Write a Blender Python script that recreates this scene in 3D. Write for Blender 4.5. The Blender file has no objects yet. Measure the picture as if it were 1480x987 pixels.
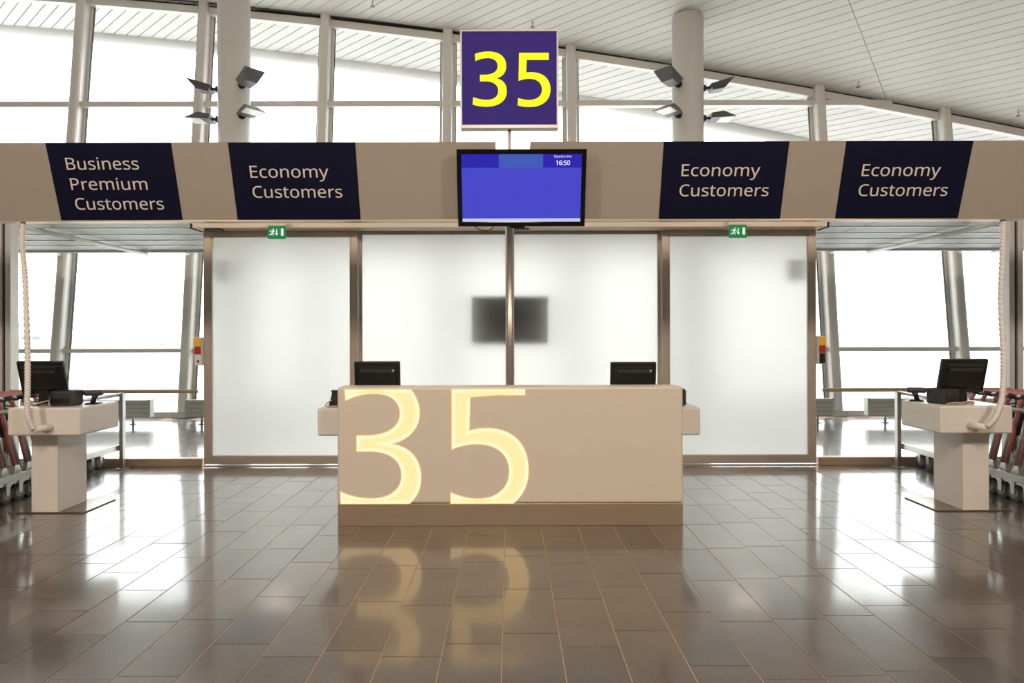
import bpy, bmesh, math, random
from mathutils import Vector, Matrix, Euler

random.seed(35)
scene = bpy.context.scene
COL = scene.collection
PI = math.pi

# ------------------------------------------------------------------ camera
cam_data = bpy.data.cameras.new('camera')
cam_data.sensor_width = 36.0
cam_data.lens = 36.0 * 932 / 1480
cam_data.shift_x = 3 / 1480
cam_data.shift_y = -9.5 / 1480
cam_data.clip_end = 2000
camera = bpy.data.objects.new('camera', cam_data)
camera.location = (0, 0, 1.59)
camera.rotation_euler = (PI / 2, math.radians(0.13), 0)
COL.objects.link(camera)
scene.camera = camera

# ------------------------------------------------------------------ overcast sky
world = bpy.data.worlds.new('overcast_sky')
scene.world = world
world.use_nodes = True
bg = world.node_tree.nodes['Background']
bg.inputs['Color'].default_value = (1.0, 1.0, 0.995, 1)
bg.inputs['Strength'].default_value = 5.2

# ------------------------------------------------------------------ warm hall lamps above and behind the viewer
def hall_lamp(x, y, z, size, power, colour=(1.0, 0.84, 0.68), aim=None):
    ld = bpy.data.lights.new('hall_lamp', 'AREA')
    ld.shape = 'DISK'
    ld.size = size
    ld.energy = power
    ld.color = colour
    lo = bpy.data.objects.new('hall_lamp', ld)
    lo.location = (x, y, z)
    if aim is not None:
        lo.rotation_euler = (Vector(aim) - Vector((x, y, z))).to_track_quat('-Z', 'Y').to_euler()
    COL.objects.link(lo)

for lx in (-6.5, 0.0, 6.5):
    hall_lamp(lx, -2.0, 6.2, 1.2, 275, aim=(lx * 0.7, 5.5, 1.2))

# ------------------------------------------------------------------ exposure
vs = scene.view_settings
vs.view_transform = 'Standard'
vs.look = 'None'
vs.gamma = 1.0
vs.use_curve_mapping = False
vs.exposure = 0.0
scene.cycles.use_denoising = True
scene.cycles.max_bounces = 14
scene.cycles.transparent_max_bounces = 24
scene.cycles.transmission_bounces = 10
scene.cycles.diffuse_bounces = 5
scene.cycles.caustics_reflective = True
scene.cycles.sample_clamp_indirect = 12

# ================================================================== helpers
def tag(o, label=None, cat=None, group=None, kind=None):
    if label: o['label'] = label
    if cat: o['category'] = cat
    if group: o['group'] = group
    if kind: o['kind'] = kind
    return o

def empty(name, loc=(0, 0, 0), rz=0.0, parent=None):
    o = bpy.data.objects.new(name, None)
    o.empty_display_size = 0.1
    o.location = loc
    o.rotation_euler = (0, 0, rz)
    COL.objects.link(o)
    if parent: o.parent = parent
    return o

def thing(name, label, cat, loc=(0, 0, 0), rz=0.0, group=None):
    return tag(empty(name, loc, rz), label, cat, group)

def kids(o):
    return [c for c in bpy.data.objects if c.parent == o]

def copy_tree(o, parent=None):
    c = o.copy()
    COL.objects.link(c)
    if parent: c.parent = parent
    for ch in kids(o):
        copy_tree(ch, c)
    return c

class MB:
    """collects shapes and links them as one mesh object"""
    def __init__(self):
        self.bm = bmesh.new()
    def _xf(self, verts, M):
        if M is not None:
            bmesh.ops.transform(self.bm, matrix=M, verts=verts)
    def box(self, c, s, bevel=0.0, M=None, seg=2):
        r = bmesh.ops.create_cube(self.bm, size=1.0)
        vs_ = r['verts']
        bmesh.ops.scale(self.bm, vec=s, verts=vs_)
        bmesh.ops.translate(self.bm, vec=c, verts=vs_)
        if bevel > 0:
            es = list({e for v in vs_ for e in v.link_edges})
            rb = bmesh.ops.bevel(self.bm, geom=es, offset=bevel, segments=seg, affect='EDGES', profile=0.5)
            vs_ = list({v for f in rb['faces'] for v in f.verts} | {v for v in vs_ if v.is_valid})
        self._xf(vs_, M)
        return self
    def span(self, a, b, bevel=0.0, M=None, seg=2):
        c = [(p + q) / 2 for p, q in zip(a, b)]
        s = [abs(q - p) for p, q in zip(a, b)]
        return self.box(c, s, bevel, M, seg)
    def poly(self, verts, faces):
        vs_ = [self.bm.verts.new(v) for v in verts]
        for f in faces:
            self.bm.faces.new([vs_[i] for i in f])
        return self
    def prism(self, ring_a, ring_b):
        n = len(ring_a)
        f = [list(range(n))[::-1], list(range(n, 2 * n))]
        for i in range(n):
            j = (i + 1) % n
            f.append([i, j, n + j, n + i])
        return self.poly(list(ring_a) + list(ring_b), f)
    def tube(self, pts, r, n=10, cap=True, ribs=None):
        pts = [Vector(p) for p in pts]
        rings = []
        up = None
        for i, p in enumerate(pts):
            if i == 0: d = pts[1] - p
            elif i == len(pts) - 1: d = p - pts[i - 1]
            else: d = (pts[i + 1] - p).normalized() + (p - pts[i - 1]).normalized()
            d.normalize()
            if up is None:
                up = Vector((0, 0, 1)) if abs(d.z) < 0.9 else Vector((1, 0, 0))
            side = d.cross(up).normalized()
            up = side.cross(d).normalized()
            rr = r[i] if isinstance(r, (list, tuple)) else r
            rings.append([self.bm.verts.new(p + (side * math.cos(2 * PI * k / n) + up * math.sin(2 * PI * k / n)) * rr) for k in range(n)])
        for a, b in zip(rings, rings[1:]):
            for k in range(n):
                f = self.bm.faces.new([a[k], a[(k + 1) % n], b[(k + 1) % n], b[k]])
                f.smooth = True
        if cap:
            self.bm.faces.new(rings[0][::-1])
            self.bm.faces.new(rings[-1])
        return self
    def cyl(self, a, b, r, n=20):
        return self.tube([a, b], r, n)
    def build(self, name, mat, parent=None, loc=None, kind=None, label=None):
        bmesh.ops.recalc_face_normals(self.bm, faces=self.bm.faces[:])
        me = bpy.data.meshes.new(name)
        self.bm.to_mesh(me)
        self.bm.free()
        me.materials.append(mat)
        o = bpy.data.objects.new(name, me)
        COL.objects.link(o)
        if parent: o.parent = parent
        if loc: o.location = loc
        if kind: o['kind'] = kind
        if label: o['label'] = label
        return o

# ------------------------------------------------------------------ materials
def mat(name, col, rough=0.5, metal=0.0, spec=0.5, vary=0.0, scale=8.0, bump=0.0, emit=None, emit_str=1.0, coat=0.0, stretch=None):
    m = bpy.data.materials.new(name)
    m.use_nodes = True
    nt = m.node_tree
    b = nt.nodes['Principled BSDF']
    b.inputs['Base Color'].default_value = (*col, 1)
    b.inputs['Roughness'].default_value = rough
    b.inputs['Metallic'].default_value = metal
    b.inputs['Specular IOR Level'].default_value = spec
    b.inputs['Coat Weight'].default_value = coat
    if emit:
        b.inputs['Emission Color'].default_value = (*emit, 1)
        b.inputs['Emission Strength'].default_value = emit_str
    if vary or bump:
        tc = nt.nodes.new('ShaderNodeTexCoord')
        nz = nt.nodes.new('ShaderNodeTexNoise')
        nz.inputs['Scale'].default_value = scale
        nz.inputs['Detail'].default_value = 4
        if stretch:
            mp = nt.nodes.new('ShaderNodeMapping')
            mp.inputs['Scale'].default_value = stretch
            nt.links.new(tc.outputs['Object'], mp.inputs[0])
            nt.links.new(mp.outputs[0], nz.inputs['Vector'])
        else:
            nt.links.new(tc.outputs['Object'], nz.inputs['Vector'])
        if vary:
            mx = nt.nodes.new('ShaderNodeMix')
            mx.data_type = 'RGBA'
            mx.inputs[6].default_value = (*[c * (1 - vary) for c in col], 1)
            mx.inputs[7].default_value = (*[min(1, c * (1 + vary)) for c in col], 1)
            nt.links.new(nz.outputs['Fac'], mx.inputs[0])
            nt.links.new(mx.outputs[2], b.inputs['Base Color'])
        if bump:
            bp = nt.nodes.new('ShaderNodeBump')
            bp.inputs['Strength'].default_value = bump
            bp.inputs['Distance'].default_value = 0.002
            nt.links.new(nz.outputs['Fac'], bp.inputs['Height'])
            nt.links.new(bp.outputs[0], b.inputs['Normal'])
    return m

def lit(name, col, strength=1.0, gloss=0.25):
    """a backlit face or screen"""
    return mat(name, (0.01, 0.01, 0.01), rough=gloss, spec=0.08, emit=col, emit_str=strength)

def schlick(nt, f0=0.04):
    """mirror share of a thin pane, the same from both faces"""
    g = nt.nodes.new('ShaderNodeNewGeometry')
    d = nt.nodes.new('ShaderNodeVectorMath'); d.operation = 'DOT_PRODUCT'
    nt.links.new(g.outputs['Normal'], d.inputs[0]); nt.links.new(g.outputs['Incoming'], d.inputs[1])
    a = nt.nodes.new('ShaderNodeMath'); a.operation = 'ABSOLUTE'
    nt.links.new(d.outputs['Value'], a.inputs[0])
    s = nt.nodes.new('ShaderNodeMath'); s.operation = 'SUBTRACT'; s.inputs[0].default_value = 1.0
    nt.links.new(a.outputs[0], s.inputs[1])
    w = nt.nodes.new('ShaderNodeMath'); w.operation = 'POWER'; w.inputs[1].default_value = 5.0
    nt.links.new(s.outputs[0], w.inputs[0])
    m_ = nt.nodes.new('ShaderNodeMath'); m_.operation = 'MULTIPLY_ADD'
    m_.inputs[1].default_value = 1 - f0; m_.inputs[2].default_value = f0
    nt.links.new(w.outputs[0], m_.inputs[0])
    return m_

def glass_mat(name, tint=(0.97, 0.985, 0.98)):
    m = bpy.data.materials.new(name)
    m.use_nodes = True
    nt = m.node_tree
    nt.nodes.remove(nt.nodes['Principled BSDF'])
    out = nt.nodes['Material Output']
    tr = nt.nodes.new('ShaderNodeBsdfTransparent')
    tr.inputs[0].default_value = (*tint, 1)
    gl = nt.nodes.new('ShaderNodeBsdfGlossy')
    gl.inputs['Roughness'].default_value = 0.02
    fr = schlick(nt)
    mx = nt.nodes.new('ShaderNodeMixShader')
    nt.links.new(fr.outputs[0], mx.inputs[0])
    nt.links.new(tr.outputs[0], mx.inputs[1])
    nt.links.new(gl.outputs[0], mx.inputs[2])
    nt.links.new(mx.outputs[0], out.inputs[0])
    return m

def frosted_mat(name):
    m = bpy.data.materials.new(name)
    m.use_nodes = True
    nt = m.node_tree
    nt.nodes.remove(nt.nodes['Principled BSDF'])
    out = nt.nodes['Material Output']
    rf = nt.nodes.new('ShaderNodeBsdfRefraction')
    rf.inputs['Color'].default_value = FROST_REFR
    rf.inputs['Roughness'].default_value = 0.5
    rf.inputs['IOR'].default_value = 1.3
    tl = nt.nodes.new('ShaderNodeBsdfTranslucent')
    tl.inputs[0].default_value = FROST_TRANS
    df = nt.nodes.new('ShaderNodeBsdfDiffuse')
    df.inputs[0].default_value = (0.75, 0.78, 0.76, 1)
    gl = nt.nodes.new('ShaderNodeBsdfGlossy')
    gl.inputs['Roughness'].default_value = 0.08
    fr = schlick(nt)
    m1 = nt.nodes.new('ShaderNodeMixShader'); m1.inputs[0].default_value = 0.5
    m2 = nt.nodes.new('ShaderNodeMixShader'); m2.inputs[0].default_value = 0.05
    m3 = nt.nodes.new('ShaderNodeMixShader')
    L = nt.links.new
    L(rf.outputs[0], m1.inputs[1]); L(tl.outputs[0], m1.inputs[2])
    L(m1.outputs[0], m2.inputs[1]); L(df.outputs[0], m2.inputs[2])
    L(fr.outputs[0], m3.inputs[0]); L(m2.outputs[0], m3.inputs[1]); L(gl.outputs[0], m3.inputs[2])
    L(m3.outputs[0], out.inputs[0])
    return m

FROST_REFR = (0.82, 0.82, 0.80, 1)
FROST_TRANS = (0.90, 0.90, 0.88, 1)

def stone_mat():
    m = bpy.data.materials.new('polished_granite_tile')
    m.use_nodes = True
    nt = m.node_tree
    b = nt.nodes['Principled BSDF']
    L = nt.links.new
    geo = nt.nodes.new('ShaderNodeNewGeometry')
    inf = nt.nodes.new('ShaderNodeObjectInfo')
    add = nt.nodes.new('ShaderNodeMath'); add.operation = 'ADD'
    fr = nt.nodes.new('ShaderNodeMath'); fr.operation = 'FRACT'
    L(inf.outputs['Random'], add.inputs[0]); L(geo.outputs['Random Per Island'], add.inputs[1]); L(add.outputs[0], fr.inputs[0])
    ramp = nt.nodes.new('ShaderNodeValToRGB')
    e = ramp.color_ramp.elements
    e[0].position = 0.0; e[0].color = (0.085, 0.064, 0.047, 1)
    e[1].position = 1.0; e[1].color = (0.160, 0.120, 0.086, 1)
    k = ramp.color_ramp.elements.new(0.10); k.color = (0.122, 0.092, 0.066, 1)
    k = ramp.color_ramp.elements.new(0.55); k.color = (0.140, 0.105, 0.075, 1)
    L(fr.outputs[0], ramp.inputs[0])
    # grain of the stone, in world metres
    nz = nt.nodes.new('ShaderNodeTexNoise'); nz.inputs['Scale'].default_value = 190; nz.inputs['Detail'].default_value = 2
    nz2 = nt.nodes.new('ShaderNodeTexNoise'); nz2.inputs['Scale'].default_value = 3.0; nz2.inputs['Detail'].default_value = 5
    L(geo.outputs['Position'], nz.inputs['Vector']); L(geo.outputs['Position'], nz2.inputs['Vector'])
    mr = nt.nodes.new('ShaderNodeMapRange')
    mr.inputs['From Min'].default_value = 0.3; mr.inputs['From Max'].default_value = 0.72
    mr.inputs['To Min'].default_value = 0.35; mr.inputs['To Max'].default_value = 1.8
    L(nz.outputs['Fac'], mr.inputs['Value'])
    mr2 = nt.nodes.new('ShaderNodeMapRange')
    mr2.inputs['From Min'].default_value = 0.3; mr2.inputs['From Max'].default_value = 0.7
    mr2.inputs['To Min'].default_value = 0.8; mr2.inputs['To Max'].default_value = 1.15
    L(nz2.outputs['Fac'], mr2.inputs['Value'])
    mm = nt.nodes.new('ShaderNodeMath'); mm.operation = 'MULTIPLY'
    L(mr.outputs[0], mm.inputs[0]); L(mr2.outputs[0], mm.inputs[1])
    mr2.inputs['To Min'].default_value = 0.60; mr2.inputs['To Max'].default_value = 0.86
    vm = nt.nodes.new('ShaderNodeVectorMath'); vm.operation = 'SCALE'
    L(ramp.outputs[0], vm.inputs[0]); L(mm.outputs[0], vm.inputs['Scale'])
    L(vm.outputs[0], b.inputs['Base Color'])
    rr = nt.nodes.new('ShaderNodeMapRange')
    rr.inputs['To Min'].default_value = 0.28; rr.inputs['To Max'].default_value = 0.32
    L(fr.outputs[0], rr.inputs['Value']); L(rr.outputs[0], b.inputs['Roughness'])
    b.inputs['IOR'].default_value = 1.5
    b.inputs['Coat Weight'].default_value = 0.9
    b.inputs['Coat Roughness'].default_value = 0.10
    b.inputs['Coat IOR'].default_value = 1.72
    return m

M = {}
M['tile'] = stone_mat()
M['grout'] = mat('pinkish_grout', (0.60, 0.42, 0.29), 0.6, vary=0.15, scale=30)
M['white_wall'] = mat('painted_wall', (0.55, 0.50, 0.44), 0.7, vary=0.05)
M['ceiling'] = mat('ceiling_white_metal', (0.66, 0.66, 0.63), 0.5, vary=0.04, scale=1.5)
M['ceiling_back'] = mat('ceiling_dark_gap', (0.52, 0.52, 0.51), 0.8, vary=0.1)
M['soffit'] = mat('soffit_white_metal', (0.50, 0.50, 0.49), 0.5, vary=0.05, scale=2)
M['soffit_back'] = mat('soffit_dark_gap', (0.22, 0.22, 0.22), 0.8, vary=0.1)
M['mullion'] = mat('grey_painted_steel', (0.60, 0.58, 0.55), 0.35, metal=0.1, vary=0.05, scale=6)
M['gasket'] = mat('black_rubber', (0.015, 0.015, 0.016), 0.6, vary=0.2)
M['column'] = mat('column_grey_paint', (0.60, 0.575, 0.545), 0.42, vary=0.03, scale=3)
M['glass'] = glass_mat('clear_glass')
M['frost'] = frosted_mat('frosted_glass')
M['door_frame'] = mat('bronze_anodised_frame', (0.47, 0.40, 0.335), 0.36, metal=0.3, vary=0.06, scale=10)
M['door_cover'] = mat('beige_door_cover', (0.74, 0.62, 0.50), 0.42, vary=0.03)
M['fascia'] = mat('taupe_fascia_paint', (0.40, 0.355, 0.305), 0.42, vary=0.03, scale=3)
M['navy'] = mat('navy_vinyl', (0.0045, 0.006, 0.026), 0.45, spec=0.2, vary=0.1, scale=4)
M['letter'] = mat('pale_lettering', (0.80, 0.70, 0.66), 0.5, vary=0.02)
M['counter'] = mat('cream_solid_surface', (0.76, 0.675, 0.575), 0.33, vary=0.02, scale=4)
M['kiosk'] = mat('white_solid_surface', (0.80, 0.75, 0.69), 0.33, vary=0.02, scale=4)
M['plinth'] = mat('brushed_bronze_steel', (0.56, 0.43, 0.31), 0.36, metal=0.65, vary=0.12, scale=6, stretch=(0.6, 1, 40), bump=0.15)
M['steel'] = mat('brushed_steel', (0.50, 0.48, 0.45), 0.32, metal=0.85, vary=0.08, scale=20)
M['pole'] = mat('polished_steel_pole', (0.52, 0.46, 0.40), 0.34, metal=0.9, vary=0.05, scale=10)
M['black'] = mat('black_plastic', (0.012, 0.011, 0.011), 0.36, vary=0.2, scale=12)
M['black_gloss'] = mat('glossy_black_bezel', (0.006, 0.006, 0.007), 0.12, vary=0.1)
M['dark'] = mat('charcoal_plastic', (0.035, 0.035, 0.038), 0.45, vary=0.15, scale=15)
M['hose'] = mat('white_ribbed_hose', (0.82, 0.76, 0.72), 0.45, vary=0.04)
M['plate'] = mat('brown_floor_plate', (0.20, 0.14, 0.10), 0.22, metal=0.5, vary=0.1)
M['lamp_body'] = mat('graphite_lamp_body', (0.10, 0.095, 0.10), 0.42, metal=0.3, vary=0.1)
M['lamp_glass'] = mat('lamp_white_glass', (0.85, 0.85, 0.83), 0.15, vary=0.02)
M['silver'] = mat('cast_aluminium', (0.55, 0.54, 0.52), 0.35, metal=0.7, vary=0.1)
M['red'] = mat('red_painted_tube', (0.46, 0.17, 0.165), 0.4, vary=0.12, scale=12)
M['rubber'] = mat('grey_rubber_tyre', (0.05, 0.05, 0.05), 0.6, vary=0.15)
M['hub'] = mat('pale_wheel_hub', (0.20, 0.20, 0.20), 0.4, vary=0.1)
M['green'] = lit('green_exit_face', (0.010, 0.20, 0.055), 1.0)
M['exit_white'] = lit('white_exit_symbol', (0.8, 0.9, 0.8), 1.0)
M['yellow'] = mat('yellow_label', (0.85, 0.50, 0.03), 0.45, vary=0.05)
M['red_label'] = mat('red_label', (0.45, 0.02, 0.03), 0.45, vary=0.08)
M['tape'] = mat('yellow_tape', (0.72, 0.66, 0.30), 0.5, vary=0.1, scale=60)
M['orange'] = mat('orange_cord', (0.85, 0.18, 0.02), 0.5, vary=0.05)
M['convector'] = mat('pale_grey_convector', (0.74, 0.75, 0.74), 0.45, vary=0.04)  # base colour lightened to stand in for veiling glare near the window
M['canopy'] = mat('grey_mesh_panel', (0.40, 0.41, 0.41), 0.5, metal=0.2, vary=0.25, scale=90, stretch=(1, 0.15, 1))
M['white_tube'] = mat('white_tube', (0.85, 0.85, 0.84), 0.35, vary=0.02)
M['purple'] = lit('purple_sign_face', (0.036, 0.016, 0.150), 1.0, 0.6)
M['yellow_lit'] = lit('yellow_lit_digit', (1.1, 1.02, 0.012), 1.0, 0.5)
M['glow_rim'] = lit('amber_glow_tone', (1.1, 0.62, 0.16), 1.0, 0.4)  # glow falloff of the counter digits coloured in as stepped tones
M['glow_band'] = lit('cream_glow_tone', (1.25, 1.0, 0.70), 1.0, 0.4)
M['glow_core'] = lit('yellow_glow_tone', (1.30, 0.86, 0.40), 1.0, 0.4)
M['glow_inner'] = lit('pale_yellow_glow_tone', (1.23, 0.94, 0.56), 1.0, 0.4)
M['screen'] = lit('blue_screen', (0.062, 0.062, 0.58), 1.0, 0.15)
M['screen_dark'] = lit('deep_blue_screen_band', (0.022, 0.016, 0.42), 1.0, 0.15)
M['screen_light'] = lit('light_blue_screen_band', (0.048, 0.105, 0.48), 1.0, 0.15)
M['screen_strip'] = lit('grey_screen_strip', (0.55, 0.60, 0.80), 1.0, 0.15)
M['screen_text'] = lit('white_screen_text', (0.95, 0.95, 1.0), 1.0, 0.3)
M['apron'] = mat('apron_concrete', (0.60, 0.60, 0.59), 0.8, vary=0.08, scale=0.05)
M['far_grey'] = mat('distant_grey', (0.36, 0.365, 0.38), 0.7, vary=0.1, scale=1)  # far colours lightened to imitate haze over the apron
M['far_white'] = mat('distant_white', (0.45, 0.46, 0.48), 0.7, vary=0.05, scale=1)
M['far_blue'] = mat('distant_blue', (0.30, 0.33, 0.38), 0.6, vary=0.1)
M['rail_wood'] = mat('bronze_rail', (0.40, 0.31, 0.20), 0.35, metal=0.5, vary=0.08)
M['cable'] = mat('beige_cable', (0.55, 0.42, 0.33), 0.5, vary=0.1)
M['far_window'] = mat('distant_window', (0.20, 0.22, 0.25), 0.7, vary=0.1)
M['acrylic'] = glass_mat('clear_acrylic', (0.96, 0.96, 0.96))

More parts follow.
